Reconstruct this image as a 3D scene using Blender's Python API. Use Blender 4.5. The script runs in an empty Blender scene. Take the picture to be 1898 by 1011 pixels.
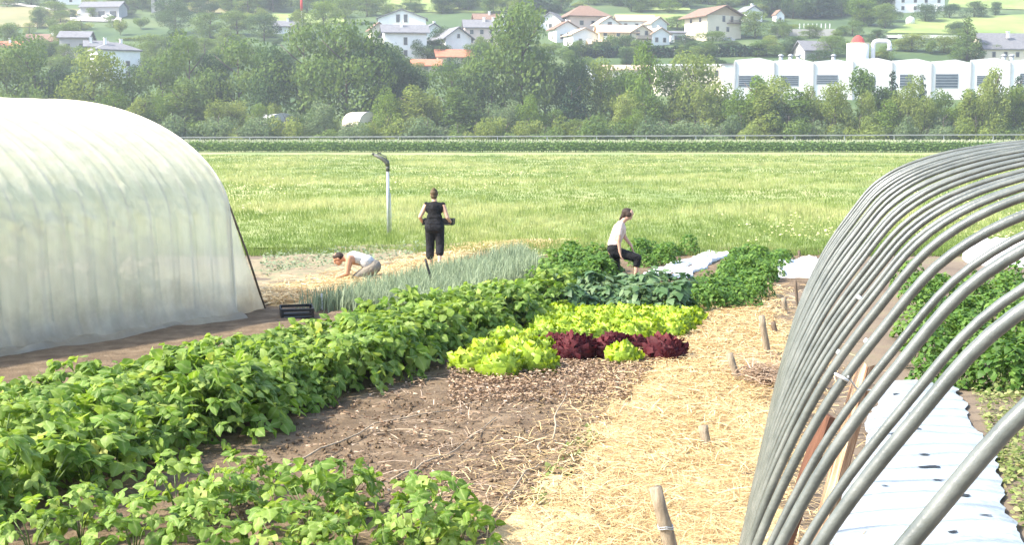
import bpy, bmesh, math, random
import numpy as np
from mathutils import Vector, Matrix, Euler

# ------------------------------------------------------------------ camera, sky, sun, exposure
SC = bpy.context.scene
COL = SC.collection
PXW, PXH, FPX, HORIZ, EYE = 1898, 1011, 2400.0, 252.0, 2.8
PITCH = math.atan((505.5 - HORIZ) / FPX)
cam_d = bpy.data.cameras.new("camera")
cam_d.sensor_width = 36.0
cam_d.sensor_fit = 'HORIZONTAL'
cam_d.lens = FPX / PXW * 36.0
cam_d.clip_start = 0.1
cam_d.clip_end = 4000
cam = bpy.data.objects.new("camera", cam_d)
cam.location = (0, 0, EYE)
cam.rotation_euler = (math.pi / 2 - PITCH, 0, 0)
COL.objects.link(cam)
SC.camera = cam

SUN_AZ = Vector((-0.90, -0.26)).normalized()
SUN_EL = math.radians(44)
SUNV = Vector((SUN_AZ.x * math.cos(SUN_EL), SUN_AZ.y * math.cos(SUN_EL), math.sin(SUN_EL)))
world = bpy.data.worlds.new("World")
SC.world = world
world.use_nodes = True
wn = world.node_tree
sky = wn.nodes.new("ShaderNodeTexSky")
sky.sky_type = 'NISHITA'
sky.sun_disc = False
sky.sun_elevation = SUN_EL
sky.sun_rotation = math.atan2(SUN_AZ.x, SUN_AZ.y)
sky.dust_density = 2.0
bg = wn.nodes["Background"]
bg.inputs["Strength"].default_value = 0.15
wn.links.new(sky.outputs[0], bg.inputs["Color"])
sun_d = bpy.data.lights.new("sun", 'SUN')
sun_d.energy = 3.6
sun_d.angle = math.radians(2.5)
sun_d.color = (1.0, 0.94, 0.83)
sun = bpy.data.objects.new("sun", sun_d)
sun.rotation_euler = SUNV.to_track_quat('Z', 'Y').to_euler()
COL.objects.link(sun)
SC.view_settings.view_transform = 'Standard'
SC.view_settings.look = 'None'
SC.view_settings.gamma = 1.0
SC.view_settings.exposure = 1.80
SC.cycles.max_bounces = 8
SC.cycles.transparent_max_bounces = 12
SC.cycles.volume_bounces = 0
SC.cycles.caustics_reflective = False
SC.cycles.caustics_refractive = False

R = random.Random(7)
NR = np.random.default_rng(7)
PI = math.pi

# ------------------------------------------------------------------ picture <-> place
CP, SP = math.cos(PITCH), math.sin(PITCH)
def ray(px, py):
    u = -(py - 505.5) / FPX
    return Vector(((px - 949) / FPX, CP + u * SP, -SP + u * CP))
def at(px, py, z=0.0):            # point on a level plane
    d = ray(px, py); t = (z - EYE) / d.z
    return Vector((d.x * t, d.y * t, z))
def at_y(px, py, y):              # point at a distance
    d = ray(px, py); t = y / d.y
    return Vector((d.x * t, y, EYE + d.z * t))
HP = np.array([(0, 0), (296, 0), (312, 1), (330, 6), (350, 12), (400, 26.5), (450, 37), (550, 59), (700, 98), (1000, 180)], float)
def hill_z(x, y):
    z = float(np.interp(y, HP[:, 0], HP[:, 1]))
    if y > 330:
        z += 1.2 * math.sin(x * .031 + 1) * math.sin(y * .027) * min(1, (y - 330) / 40)
    return z
def at_hill(px, py):              # point where the line of sight meets the hillside
    d = ray(px, py); lo, hi = 300.0, 990.0
    for y in np.arange(300, 990, 4):
        t = y / d.y
        if EYE + d.z * t < hill_z(d.x * t, y):
            lo, hi = y - 4, y; break
    for _ in range(25):
        m = (lo + hi) / 2; t = m / d.y
        if EYE + d.z * t < hill_z(d.x * t, m): hi = m
        else: lo = m
    t = hi / d.y
    return Vector((d.x * t, hi, hill_z(d.x * t, hi)))

# ------------------------------------------------------------------ materials
MATS = {}
def nodes_of(name):
    m = bpy.data.materials.new(name); m.use_nodes = True
    nt = m.node_tree
    for n in list(nt.nodes): nt.nodes.remove(n)
    out = nt.nodes.new("ShaderNodeOutputMaterial")
    return m, nt, out
def N(nt, typ, **kw):
    n = nt.nodes.new(typ)
    for k, v in kw.items(): setattr(n, k, v)
    return n
def ramp(nt, fac, stops):
    r = N(nt, "ShaderNodeValToRGB")
    el = r.color_ramp.elements
    while len(el) < len(stops): el.new(0.5)
    for e, (p, c) in zip(el, stops):
        e.position = p; e.color = (*c, 1)
    nt.links.new(fac, r.inputs[0]); return r.outputs[0]
def noise(nt, scale, detail=5, rough=.6, vec=None, dist=0):
    n = N(nt, "ShaderNodeTexNoise")
    n.inputs["Scale"].default_value = scale; n.inputs["Detail"].default_value = detail
    n.inputs["Roughness"].default_value = rough; n.inputs["Distortion"].default_value = dist
    if vec is not None: nt.links.new(vec, n.inputs["Vector"])
    return n.outputs[0]
def surf(name, stops, scale=3.0, rough=.85, bump=.3, bscale=None, metallic=0.0, detail=6, stretch=None, spec=.3, bdist=.02):
    """mottled procedural surface: noise -> colour ramp, fine noise -> bump"""
    if name in MATS: return MATS[name]
    m, nt, out = nodes_of(name)
    tc = N(nt, "ShaderNodeTexCoord"); vec = tc.outputs["Object"]
    if stretch:
        mp = N(nt, "ShaderNodeMapping"); mp.inputs["Scale"].default_value = stretch
        nt.links.new(vec, mp.inputs[0]); vec = mp.outputs[0]
    b = N(nt, "ShaderNodeBsdfPrincipled")
    b.inputs["Roughness"].default_value = rough; b.inputs["Metallic"].default_value = metallic
    b.inputs["Specular IOR Level"].default_value = spec
    f = noise(nt, scale, detail, .62, vec)
    nt.links.new(ramp(nt, f, stops), b.inputs["Base Color"])
    if bump > 0:
        bp = N(nt, "ShaderNodeBump"); bp.inputs["Strength"].default_value = bump; bp.inputs["Distance"].default_value = bdist
        nt.links.new(noise(nt, bscale or scale * 6, 5, .6, vec), bp.inputs["Height"])
        nt.links.new(bp.outputs[0], b.inputs["Normal"])
    nt.links.new(b.outputs[0], out.inputs[0])
    MATS[name] = m; return m
def leafmat(name, dark, mid, light, trans=.35, rough=.5, spec=.35, aged=None, rib=0.0):
    """leaf: colour differs from leaf to leaf (tint attribute, object random); part of the light passes through"""
    m, nt, out = nodes_of(name)
    a = N(nt, "ShaderNodeAttribute", attribute_name="tint")
    oi = N(nt, "ShaderNodeObjectInfo")
    mx = N(nt, "ShaderNodeMath", operation='MULTIPLY_ADD')
    nt.links.new(oi.outputs["Random"], mx.inputs[0]); mx.inputs[1].default_value = .45
    nt.links.new(a.outputs["Fac"], mx.inputs[2])
    fr = N(nt, "ShaderNodeMath", operation='MULTIPLY')
    nt.links.new(mx.outputs[0], fr.inputs[0]); fr.inputs[1].default_value = .69
    st = [(0.0, dark), (.5, mid), (1.0, light)]
    if aged: st = [(0.0, dark), (.42, mid), (.86, light), (.95, aged)]
    c = ramp(nt, fr.outputs[0], st)
    if rib:
        ra = N(nt, "ShaderNodeAttribute", attribute_name="rib"); pw = N(nt, "ShaderNodeMath", operation='POWER'); pw.inputs[1].default_value = 7
        nt.links.new(ra.outputs["Fac"], pw.inputs[0]); mu = N(nt, "ShaderNodeMath", operation='MULTIPLY'); mu.inputs[1].default_value = rib; nt.links.new(pw.outputs[0], mu.inputs[0])
        geo = N(nt, "ShaderNodeTexCoord"); nz = noise(nt, 3.0, 4, .6, geo.outputs["Object"])
        mm = N(nt, "ShaderNodeMix", data_type='RGBA'); nt.links.new(mu.outputs[0], mm.inputs[0]); nt.links.new(c, mm.inputs[6]); mm.inputs[7].default_value = (.34, .42, .14, 1)
        hv = N(nt, "ShaderNodeHueSaturation"); mr = N(nt, "ShaderNodeMapRange"); mr.inputs[1].default_value = .3; mr.inputs[2].default_value = .7; mr.inputs[3].default_value = .8; mr.inputs[4].default_value = 1.2
        nt.links.new(nz, mr.inputs[0]); nt.links.new(mr.outputs[0], hv.inputs["Value"]); nt.links.new(mm.outputs[2], hv.inputs["Color"]); c = hv.outputs[0]
    b = N(nt, "ShaderNodeBsdfPrincipled")
    b.inputs["Roughness"].default_value = rough; b.inputs["Specular IOR Level"].default_value = spec
    nt.links.new(c, b.inputs["Base Color"])
    t = N(nt, "ShaderNodeBsdfTranslucent")
    hs = N(nt, "ShaderNodeHueSaturation"); hs.inputs["Hue"].default_value = .485; hs.inputs["Saturation"].default_value = 1.1; hs.inputs["Value"].default_value = 1.5
    nt.links.new(c, hs.inputs["Color"]); nt.links.new(hs.outputs[0], t.inputs["Color"])
    mix = N(nt, "ShaderNodeMixShader"); mix.inputs[0].default_value = trans
    nt.links.new(b.outputs[0], mix.inputs[1]); nt.links.new(t.outputs[0], mix.inputs[2])
    nt.links.new(mix.outputs[0], out.inputs[0])
    MATS[name] = m; return m

# ground colours
M_SOIL = surf("soil", [(.25, (.064, .041, .022)), (.5, (.14, .097, .057)), (.75, (.23, .168, .105))], 3.4, .95, .9, 30, bdist=.03)
M_GROUND = surf("ground", [(.3, (.10, .075, .055)), (.55, (.17, .13, .09)), (.75, (.13, .15, .06))], .5, .95, .6, 14)
M_STRAWBED = surf("straw_bed", [(.25, (.30, .195, .085)), (.5, (.56, .42, .21)), (.75, (.70, .56, .33))], 2.0, .8, 1.0, 42, bdist=.03)
M_STRAW = leafmat("straw", (.26, .16, .06), (.60, .45, .22), (.82, .70, .45), .12, .6)
M_STUBBLE = surf("stubble", [(.3, (.13, .105, .065)), (.5, (.25, .20, .125)), (.7, (.15, .165, .09))], 2.2, .9, .9, 26)
M_MEADOW = surf("meadow_turf", [(.30, (.10, .15, .04)), (.48, (.20, .24, .08)), (.68, (.34, .33, .155))], .11, .9, .5, 5, stretch=(1, .45, 1), detail=8)
M_HILL = surf("hill_turf", [(.3, (.028, .06, .018)), (.5, (.06, .10, .032)), (.7, (.11, .14, .055))], .03, .95, .5, 2, detail=8)
M_FIELD = surf("pale_field", [(.3, (.13, .19, .045)), (.6, (.22, .27, .08))], .06, .95, .3, 2)
M_FIELDY = surf("yellow_field", [(.3, (.13, .15, .06)), (.6, (.22, .19, .09))], .08, .95, .3, 2)
M_ROADC = surf("pale_track", [(.3, (.32, .31, .28)), (.7, (.48, .46, .42))], .5, .9, .2, 4)
# plants
M_BEAN = leafmat("bean_leaf", (.06, .125, .016), (.145, .25, .036), (.28, .37, .085), .42, .55, .28, (.50, .44, .10), .7)
M_STEM = surf("green_stem", [(.3, (.08, .13, .03)), (.7, (.14, .20, .06))], 6, .6, .1)
M_LETT = leafmat("lettuce_leaf", (.17, .27, .025), (.31, .43, .04), (.45, .53, .08), .35, .45)
M_LETR = leafmat("red_lettuce_leaf", (.04, .007, .010), (.085, .013, .018), (.15, .034, .034), .22, .65, .2)
M_POT = leafmat("potato_leaf", (.04, .10, .018), (.09, .18, .03), (.18, .28, .055), .35, .55, .25)
M_CAB = leafmat("cabbage_leaf", (.035, .08, .03), (.08, .15, .055), (.17, .24, .11), .25, .5)
M_LEEK = leafmat("leek_leaf", (.12, .165, .09), (.22, .275, .165), (.34, .39, .26), .25, .7, .15)
M_GRASS = leafmat("meadow_grass", (.095, .16, .035), (.20, .255, .08), (.38, .39, .18), .38, .7, .1, (.36, .27, .13))
M_FLOWER = leafmat("meadow_flower", (.48, .48, .18), (.58, .57, .28), (.70, .69, .45), .3, .6)
M_MAIZE = leafmat("maize_leaf", (.06, .12, .03), (.12, .20, .055), (.20, .28, .10), .38, .6, .15)
M_TASSEL = leafmat("maize_tassel", (.30, .32, .19), (.40, .42, .27), (.48, .50, .35), .3, .7, .1)
M_TREES = [leafmat("foliage_olive", (.095, .14, .026), (.185, .235, .055), (.28, .315, .10), .38, .7, .08),
           leafmat("foliage_dark", (.03, .065, .022), (.06, .105, .036), (.105, .155, .058), .28, .7, .08),
           leafmat("foliage_mid", (.062, .115, .025), (.12, .18, .043), (.195, .245, .072), .34, .7, .08),
           leafmat("foliage_silver", (.07, .115, .045), (.135, .19, .085), (.22, .27, .14), .38, .7, .08),
           leafmat("foliage_bright", (.06, .11, .018), (.12, .19, .03), (.20, .26, .06), .38, .7, .08),
           leafmat("foliage_conifer", (.014, .04, .018), (.028, .06, .026), (.05, .09, .04), .15, .7, .08)]
M_BARK = surf("bark", [(.3, (.05, .04, .03)), (.7, (.13, .105, .08))], 4, .95, .8)
# made things
M_WOOD = surf("weathered_stake_wood", [(.3, (.16, .125, .085)), (.55, (.27, .22, .155)), (.75, (.36, .30, .22))], 9, .85, .5, 40, stretch=(6, 6, 1), bdist=.006)
M_WOODD = surf("dark_stake_wood", [(.3, (.07, .05, .035)), (.7, (.16, .12, .085))], 9, .85, .5, 40, stretch=(6, 6, 1), bdist=.006)
M_PLANK = surf("split_timber", [(.36, (.17, .085, .05)), (.5, (.36, .22, .13)), (.62, (.58, .42, .28))], 5, .8, 1.0, 22, stretch=(12, 12, .5), bdist=.008)
M_PLANKR = surf("red_brown_board", [(.3, (.07, .03, .018)), (.7, (.16, .075, .045))], 6, .85, .5, 30, stretch=(8, 8, .8), bdist=.006)
M_PIPE = surf("grey_pipe", [(.3, (.068, .077, .068)), (.5, (.105, .115, .101)), (.75, (.158, .165, .147))], 7, .30, .12, 60, spec=.7)
M_PIPEDUST = M_PIPE
M_CORD = surf("white_cord", [(.3, (.5, .5, .48)), (.7, (.7, .7, .68))], 20, .8, .1)
M_WHITE = surf("white_fleece", [(.3, (.62, .63, .66)), (.7, (.80, .80, .82))], 2, .6, .5, 10)
M_MULCH = surf("silver_mulch_film", [(.3, (.24, .275, .30)), (.5, (.33, .37, .40)), (.75, (.43, .47, .49))], 2.5, .45, 1.0, 5, spec=.7, bdist=.03, stretch=(1, 2.2, 1))
M_BLACK = surf("black_plastic", [(.3, (.010, .010, .010)), (.7, (.022, .022, .022))], 6, .5, .1)
M_GALV = surf("galvanised_steel", [(.3, (.33, .35, .36)), (.7, (.50, .52, .52))], 6, .45, .1, metallic=.35)
M_DARKMETAL = surf("dark_metal", [(.3, (.05, .055, .05)), (.7, (.12, .12, .10))], 6, .5, .1)
M_DRY = leafmat("dry_stalk", (.14, .085, .05), (.33, .23, .145), (.62, .50, .38), .1, .8)
M_VINE = surf("dry_vine", [(.3, (.20, .15, .095)), (.7, (.42, .34, .24))], 14, .85, .3)
M_RAIL = surf("weathered_rail", [(.3, (.17, .18, .17)), (.7, (.27, .28, .26))], .3, .6, .1)
M_CLOTHBLK = surf("black_cloth", [(.3, (.004, .004, .005)), (.7, (.010, .010, .012))], 12, .9, 1.0, 7, bdist=.05)
M_CLOTHNAVY = surf("charcoal_cloth", [(.3, (.006, .006, .008)), (.7, (.013, .013, .016))], 12, .9, 1.0, 7, bdist=.05)
M_CLOTHPINK = surf("pale_pink_cloth", [(.3, (.60, .46, .40)), (.7, (.70, .56, .50))], 12, .9, 1.0, 7, bdist=.05)
M_CLOTHGREY = surf("pale_grey_cloth", [(.3, (.42, .42, .43)), (.7, (.54, .54, .55))], 12, .9, 1.0, 7, bdist=.05)
M_CLOTHKHAKI = surf("khaki_cloth", [(.3, (.17, .15, .12)), (.7, (.24, .21, .17))], 12, .9, 1.0, 7, bdist=.05)
M_SKIN = surf("skin", [(.3, (.50, .29, .20)), (.7, (.58, .35, .25))], 10, .55, .05)
M_SKINTAN = surf("tanned_skin", [(.3, (.40, .20, .12)), (.7, (.48, .26, .165))], 10, .55, .05)
M_HAIR = surf("dark_brown_hair", [(.3, (.020, .012, .008)), (.7, (.05, .03, .02))], 30, .6, .5, stretch=(1, 1, .2))
M_HAIRL = surf("brown_hair", [(.3, (.055, .035, .016)), (.7, (.11, .075, .035))], 30, .6, .5, stretch=(1, 1, .2))
M_SHOE = surf("shoe_leather", [(.3, (.03, .025, .02)), (.7, (.06, .05, .04))], 10, .7, .1)
# buildings
def plaster(name, c): return surf(name, [(.3, tuple(v * .86 for v in c)), (.7, c)], .5, .9, .15, 8)
M_PWHITE = plaster("white_plaster", (.80, .80, .78)); M_PCREAM = plaster("cream_plaster", (.74, .66, .50))
M_PYEL = plaster("yellow_plaster", (.80, .66, .38)); M_PGREY = plaster("grey_plaster", (.42, .42, .42)); M_PPINK = plaster("pinkish_plaster", (.62, .50, .44))
M_PWOOD = plaster("timber_gable", (.55, .42, .28)); M_STONEW = plaster("stone_masonry", (.38, .37, .35))
M_RGREY = surf("grey_roof_tiles", [(.3, (.11, .11, .12)), (.7, (.20, .20, .21))], 1.2, .9, .6, 3, stretch=(1, 1, 4))
M_RBROWN = surf("brown_roof_tiles", [(.3, (.14, .085, .06)), (.7, (.24, .155, .11))], 1.2, .9, .6, 3, stretch=(1, 1, 4))
M_RRED = surf("red_roof_tiles", [(.3, (.36, .12, .065)), (.7, (.52, .20, .115))], 1.2, .9, .6, 3, stretch=(1, 1, 4))
M_RTAN = surf("tan_roof_tiles", [(.3, (.36, .26, .18)), (.7, (.50, .38, .28))], 1.2, .9, .6, 3, stretch=(1, 1, 4))
M_GLASS = surf("window_glass", [(.3, (.02, .025, .03)), (.7, (.05, .06, .07))], 1, .12, 0, spec=.6)
M_GLASSB = surf("factory_glass", [(.3, (.035, .055, .075)), (.7, (.07, .10, .13))], 1, .2, 0, spec=.6)
M_FRAME = plaster("window_frame", (.5, .45, .38)); M_SHUT = plaster("brown_wood", (.16, .10, .06))
M_REDP = plaster("red_paint", (.55, .06, .05)); M_CARW = surf("white_car_paint", [(.3, (.78, .78, .78)), (.7, (.82, .82, .82))], 1, .3, 0, spec=.6)
M_CARG = surf("grey_car_paint", [(.3, (.25, .27, .3)), (.7, (.3, .32, .35))], 1, .3, 0, spec=.6)

def film_material():
    m, nt, out = nodes_of("greenhouse_film")
    tc = N(nt, "ShaderNodeTexCoord")
    mp = N(nt, "ShaderNodeMapping"); mp.inputs["Scale"].default_value = (5, 5, .9)
    nt.links.new(tc.outputs["Object"], mp.inputs[0])
    nz = noise(nt, 1.0, 6, .6, mp.outputs[0])
    c0 = ramp(nt, nz, [(.3, (.80, .76, .58)), (.7, (.94, .90, .74))])
    sx = N(nt, "ShaderNodeSeparateXYZ"); nt.links.new(tc.outputs["Object"], sx.inputs[0])
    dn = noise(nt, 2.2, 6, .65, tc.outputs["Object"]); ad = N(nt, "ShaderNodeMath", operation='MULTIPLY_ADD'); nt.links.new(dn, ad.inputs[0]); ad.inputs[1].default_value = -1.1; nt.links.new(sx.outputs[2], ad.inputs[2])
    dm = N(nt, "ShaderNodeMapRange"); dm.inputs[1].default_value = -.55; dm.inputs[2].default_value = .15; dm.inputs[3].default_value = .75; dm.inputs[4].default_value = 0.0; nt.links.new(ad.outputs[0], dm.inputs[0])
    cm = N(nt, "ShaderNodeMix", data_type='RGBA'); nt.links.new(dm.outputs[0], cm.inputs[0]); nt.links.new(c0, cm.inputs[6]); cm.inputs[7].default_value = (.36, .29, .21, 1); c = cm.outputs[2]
    d = N(nt, "ShaderNodeBsdfDiffuse"); nt.links.new(c, d.inputs[0])
    t = N(nt, "ShaderNodeBsdfTranslucent"); nt.links.new(c, t.inputs[0])
    tr = N(nt, "ShaderNodeBsdfTransparent"); tr.inputs[0].default_value = (.95, .96, .88, 1)
    g = N(nt, "ShaderNodeBsdfGlossy"); g.inputs["Roughness"].default_value = .28
    bp = N(nt, "ShaderNodeBump"); bp.inputs["Strength"].default_value = .35; bp.inputs["Distance"].default_value = .05
    nt.links.new(nz, bp.inputs["Height"])
    for s_ in (d, g): nt.links.new(bp.outputs[0], s_.inputs["Normal"])
    m1 = N(nt, "ShaderNodeMixShader"); m1.inputs[0].default_value = .50
    nt.links.new(d.outputs[0], m1.inputs[1]); nt.links.new(t.outputs[0], m1.inputs[2])
    m2 = N(nt, "ShaderNodeMixShader"); m2.inputs[0].default_value = .19
    nt.links.new(m1.outputs[0], m2.inputs[1]); nt.links.new(tr.outputs[0], m2.inputs[2])
    m3 = N(nt, "ShaderNodeMixShader"); m3.inputs[0].default_value = .03
    nt.links.new(m2.outputs[0], m3.inputs[1]); nt.links.new(g.outputs[0], m3.inputs[2])
    nt.links.new(m3.outputs[0], out.inputs[0]); return m
M_FILM = film_material()

# ------------------------------------------------------------------ mesh helpers
def tag(o, label=None, cat=None, group=None, kind=None):
    if label: o["label"] = label
    if cat: o["category"] = cat
    if group: o["group"] = group
    if kind: o["kind"] = kind
    return o
def empty(name, loc=(0, 0, 0), rz=0.0):
    o = bpy.data.objects.new(name, None); COL.objects.link(o)
    o.location = loc; o.rotation_euler = (0, 0, rz); o.empty_display_size = .2
    return o
def link(name, me, parent=None, mat=None):
    o = bpy.data.objects.new(name, me); COL.objects.link(o)
    if mat is not None and len(me.materials) == 0: me.materials.append(mat)
    if parent: o.parent = parent
    return o
def arr_mesh(name, V, F, mat=None, tint=None, smooth=True, rib=None):
    """V (n,3), F (m,k) all faces with k corners; tint per vertex"""
    me = bpy.data.meshes.new(name)
    V = np.asarray(V, np.float32); F = np.asarray(F, np.int32); k = F.shape[1]
    me.vertices.add(len(V)); me.vertices.foreach_set("co", V.ravel())
    me.loops.add(F.size); me.loops.foreach_set("vertex_index", F.ravel())
    me.polygons.add(len(F))
    me.polygons.foreach_set("loop_start", np.arange(0, F.size, k, dtype=np.int32))
    if smooth: me.polygons.foreach_set("use_smooth", np.ones(len(F), bool))
    if tint is not None:
        a = me.attributes.new("tint", 'FLOAT', 'POINT'); a.data.foreach_set("value", np.asarray(tint, np.float32))
    if rib is not None:
        a = me.attributes.new("rib", 'FLOAT', 'POINT'); a.data.foreach_set("value", np.asarray(rib, np.float32))
    me.update(calc_edges=True)
    if mat: me.materials.append(mat)
    return me
def scatter(tv, tf, T, Rm, S, tint=None):
    """copies of a template (tv, tf): T (n,3) places, Rm (n,3,3) rotations, S (n,) or (n,3) sizes"""
    n = len(T); S = np.asarray(S)
    if S.ndim == 1: S = S[:, None].repeat(3, 1)
    V = np.einsum('nij,nkj->nki', Rm, tv[None] * S[:, None, :]) + T[:, None, :]
    F = tf[None] + (np.arange(n) * len(tv))[:, None, None]
    tt = None if tint is None else np.repeat(tint, len(tv))
    return V.reshape(-1, 3), F.reshape(-1, tf.shape[1]), tt
def rot_zxz(yaw, tilt, roll=None):
    n = len(yaw); c, s = np.cos(yaw), np.sin(yaw); ct, st = np.cos(tilt), np.sin(tilt); o, l = np.zeros(n), np.ones(n)
    Rz = np.stack([np.stack([c, -s, o], 1), np.stack([s, c, o], 1), np.stack([o, o, l], 1)], 1)
    Rx = np.stack([np.stack([l, o, o], 1), np.stack([o, ct, -st], 1), np.stack([o, st, ct], 1)], 1)
    M = np.einsum('nij,njk->nik', Rz, Rx)
    if roll is not None:
        c, s = np.cos(roll), np.sin(roll)
        Ry = np.stack([np.stack([c, o, s], 1), np.stack([o, l, o], 1), np.stack([-s, o, c], 1)], 1)
        M = np.einsum('nij,njk->nik', M, Ry)
    return M
class MB:
    def __init__(s): s.v = []; s.f = []
    def box(s, c, size, rot=None, bevel=0):
        hx, hy, hz = size[0] / 2, size[1] / 2, size[2] / 2; b = len(s.v)
        for x, y, z in ((-1, -1, -1), (1, -1, -1), (1, 1, -1), (-1, 1, -1), (-1, -1, 1), (1, -1, 1), (1, 1, 1), (-1, 1, 1)):
            p = Vector((x * hx, y * hy, z * hz))
            if rot is not None: p = rot @ p
            s.v.append(tuple(p + Vector(c)))
        s.f += [tuple(b + i for i in q) for q in ((3, 2, 1, 0), (4, 5, 6, 7), (0, 1, 5, 4), (1, 2, 6, 5), (2, 3, 7, 6), (3, 0, 4, 7))]
        return s
    def tube(s, pts, r, n=8, cap=True):
        pts = [Vector(p) for p in pts]; rr = r if hasattr(r, '__len__') else [r] * len(pts); b = len(s.v)
        up = None
        for i, p in enumerate(pts):
            d = (pts[min(i + 1, len(pts) - 1)] - pts[max(i - 1, 0)]).normalized()
            if up is None: up = d.orthogonal().normalized()
            up = (up - d * up.dot(d)).normalized(); w = d.cross(up)
            for k in range(n):
                a = 2 * PI * k / n
                s.v.append(tuple(p + (up * math.cos(a) + w * math.sin(a)) * rr[i]))
        for i in range(len(pts) - 1):
            for k in range(n):
                a, c = b + i * n + k, b + i * n + (k + 1) % n
                s.f.append((a, c, c + n, a + n))
        if cap:
            s.f.append(tuple(b + k for k in range(n))[::-1]); e = b + (len(pts) - 1) * n
            s.f.append(tuple(e + k for k in range(n)))
        return s
    def poly_prism(s, prof, y0, y1):          # profile in x,z pulled along y
        b = len(s.v); n = len(prof)
        for y in (y0, y1):
            for x, z in prof: s.v.append((x, y, z))
        s.f.append(tuple(range(b, b + n))); s.f.append(tuple(range(b + 2 * n - 1, b + n - 1, -1)))
        for i in range(n):
            j = (i + 1) % n; s.f.append((b + i, b + n + i, b + n + j, b + j))
        return s
    def mesh(s, name, mat, smooth=False, bevel=0):
        me = bpy.data.meshes.new(name); me.from_pydata(s.v, [], s.f)
        bm = bmesh.new(); bm.from_mesh(me)
        if bevel: bmesh.ops.bevel(bm, geom=bm.edges[:], offset=bevel, segments=1, affect='EDGES')
        bmesh.ops.recalc_face_normals(bm, faces=bm.faces[:])
        bm.to_mesh(me); bm.free()
        if smooth:
            for p in me.polygons: p.use_smooth = True
        me.materials.append(mat); return me
    def build(s, name, mat, parent=None, smooth=False, bevel=0):
        return link(name, s.mesh(name, mat, smooth, bevel), parent)
def fbm(x, y, seed=0):
    z = np.zeros_like(x); a = 1.0; f = 1.0; rg = np.random.default_rng(seed)
    for _ in range(5):
        for _k in range(3):
            th = rg.uniform(0, 2 * PI); ph = rg.uniform(0, 2 * PI); ff = f * rg.uniform(.7, 1.4)
            z += a * np.sin((x * math.cos(th) + y * math.sin(th)) * ff + ph) / 3
        a *= .55; f *= 2.1
    return z
def grid_sheet(name, corners, nu, nv, mat, z0=0.0, relief=0.0, freq=1.0, seed=0, edge_in=True, edge_noise=0.0):
    """a sheet between four ground corners (near-left, near-right, far-right, far-left) with soft relief"""
    a, b, c, d = [np.array(p[:2], float) for p in corners]
    u, v = np.meshgrid(np.linspace(0, 1, nu), np.linspace(0, 1, nv))
    P = ((1 - u) * (1 - v))[..., None] * a + (u * (1 - v))[..., None] * b + (u * v)[..., None] * c + ((1 - u) * v)[..., None] * d
    x, y = P[..., 0], P[..., 1]
    if edge_noise:
        w = np.abs(u - .5) * 2
        x = x + edge_noise * fbm(y * 2.2, x * 0 + 3.0, seed + 5) * w; y = y + edge_noise * fbm(x * 2.2, y * 0 + 9.0, seed + 6) * np.abs(v - .5) * 2
    z = z0 + relief * (.5 + .5 * fbm(x * freq, y * freq, seed))
    if edge_in:
        w = np.minimum(np.minimum(u, 1 - u), np.minimum(v, 1 - v)); z = np.where(w < 1e-6, z0 - .03, z)
    V = np.stack([x, y, z], -1).reshape(-1, 3)
    i = np.arange(nu * nv).reshape(nv, nu)
    F = np.stack([i[:-1, :-1], i[:-1, 1:], i[1:, 1:], i[1:, :-1]], -1).reshape(-1, 4)
    return link(name, arr_mesh(name, V, F, mat))
def dup_tree(o, parent=None):
    c = o.copy(); COL.objects.link(c); c.parent = parent
    for ch in o.children:
        dup_tree(ch, c)
    return c

# ================================================================== SETTING
# ground: a sheet to the foot of the hill, then the hillside itself
def build_ground():
    V = [(-700, -60, 0), (700, -60, 0), (700, 300, 0), (-700, 300, 0)]
    tag(link("ground", arr_mesh("ground", V, [(0, 1, 2, 3)], M_GROUND)), kind="structure")
    xs = np.linspace(-560, 560, 90); ys = np.concatenate([np.linspace(299, 450, 60), np.linspace(455, 1000, 60)])
    V = []
    for y in ys:
        for x in xs: V.append((x, y, hill_z(x, y) - (.02 if y < 300 else 0)))
    i = np.arange(len(V)).reshape(len(ys), len(xs))
    F = np.stack([i[:-1, :-1], i[:-1, 1:], i[1:, 1:], i[1:, :-1]], -1).reshape(-1, 4)
    tag(link("hill", arr_mesh("hill", V, F, M_HILL)), kind="structure")
build_ground()
def hill_patch(name, px, mat, lift=.25, nu=14, nv=5):
    """a field on the hillside, its corners given by lines of sight; it follows the slope"""
    a, b, c, d = [at_hill(*p) for p in px]
    V = []
    for j in range(nv):
        for i in range(nu):
            u, v = i / (nu - 1), j / (nv - 1)
            p = (a * (1 - u) + b * u) * (1 - v) + (d * (1 - u) + c * u) * v
            V.append((p.x, p.y, hill_z(p.x, p.y) + lift))
    ix = np.arange(nu * nv).reshape(nv, nu)
    F = np.stack([ix[:-1, :-1], ix[:-1, 1:], ix[1:, 1:], ix[1:, :-1]], -1).reshape(-1, 4)
    return tag(link(name, arr_mesh(name, V, F, mat)), kind="structure")
hill_patch("field", [(1640, 62), (1930, 66), (1930, 26), (1700, 36)], M_FIELD)
hill_patch("field", [(1755, 14), (1930, 20), (1930, -25), (1765, -20)], M_FIELD, .3)
hill_patch("field", [(0, 52), (130, 50), (150, 18), (-20, 12)], M_FIELDY)
hill_patch("field", [(500, 44), (640, 44), (640, 24), (505, 26)], M_FIELD)
hill_patch("field", [(700, 22), (960, 26), (960, 2), (700, -4)], M_FIELD, .3)
hill_patch("field", [(345, 22), (420, 26), (430, -6), (360, -8)], M_FIELDY, .35)
hill_patch("field", [(1130, 50), (1290, 52), (1290, 28), (1140, 26)], M_FIELD)
hill_patch("field", [(1180, 20), (1280, 20), (1270, -8), (1180, -10)], M_FIELD, .35)
hill_patch("track", [(-20, 6), (105, 22), (105, 19), (-20, 1)], M_ROADC, .5, 10, 2)
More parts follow.
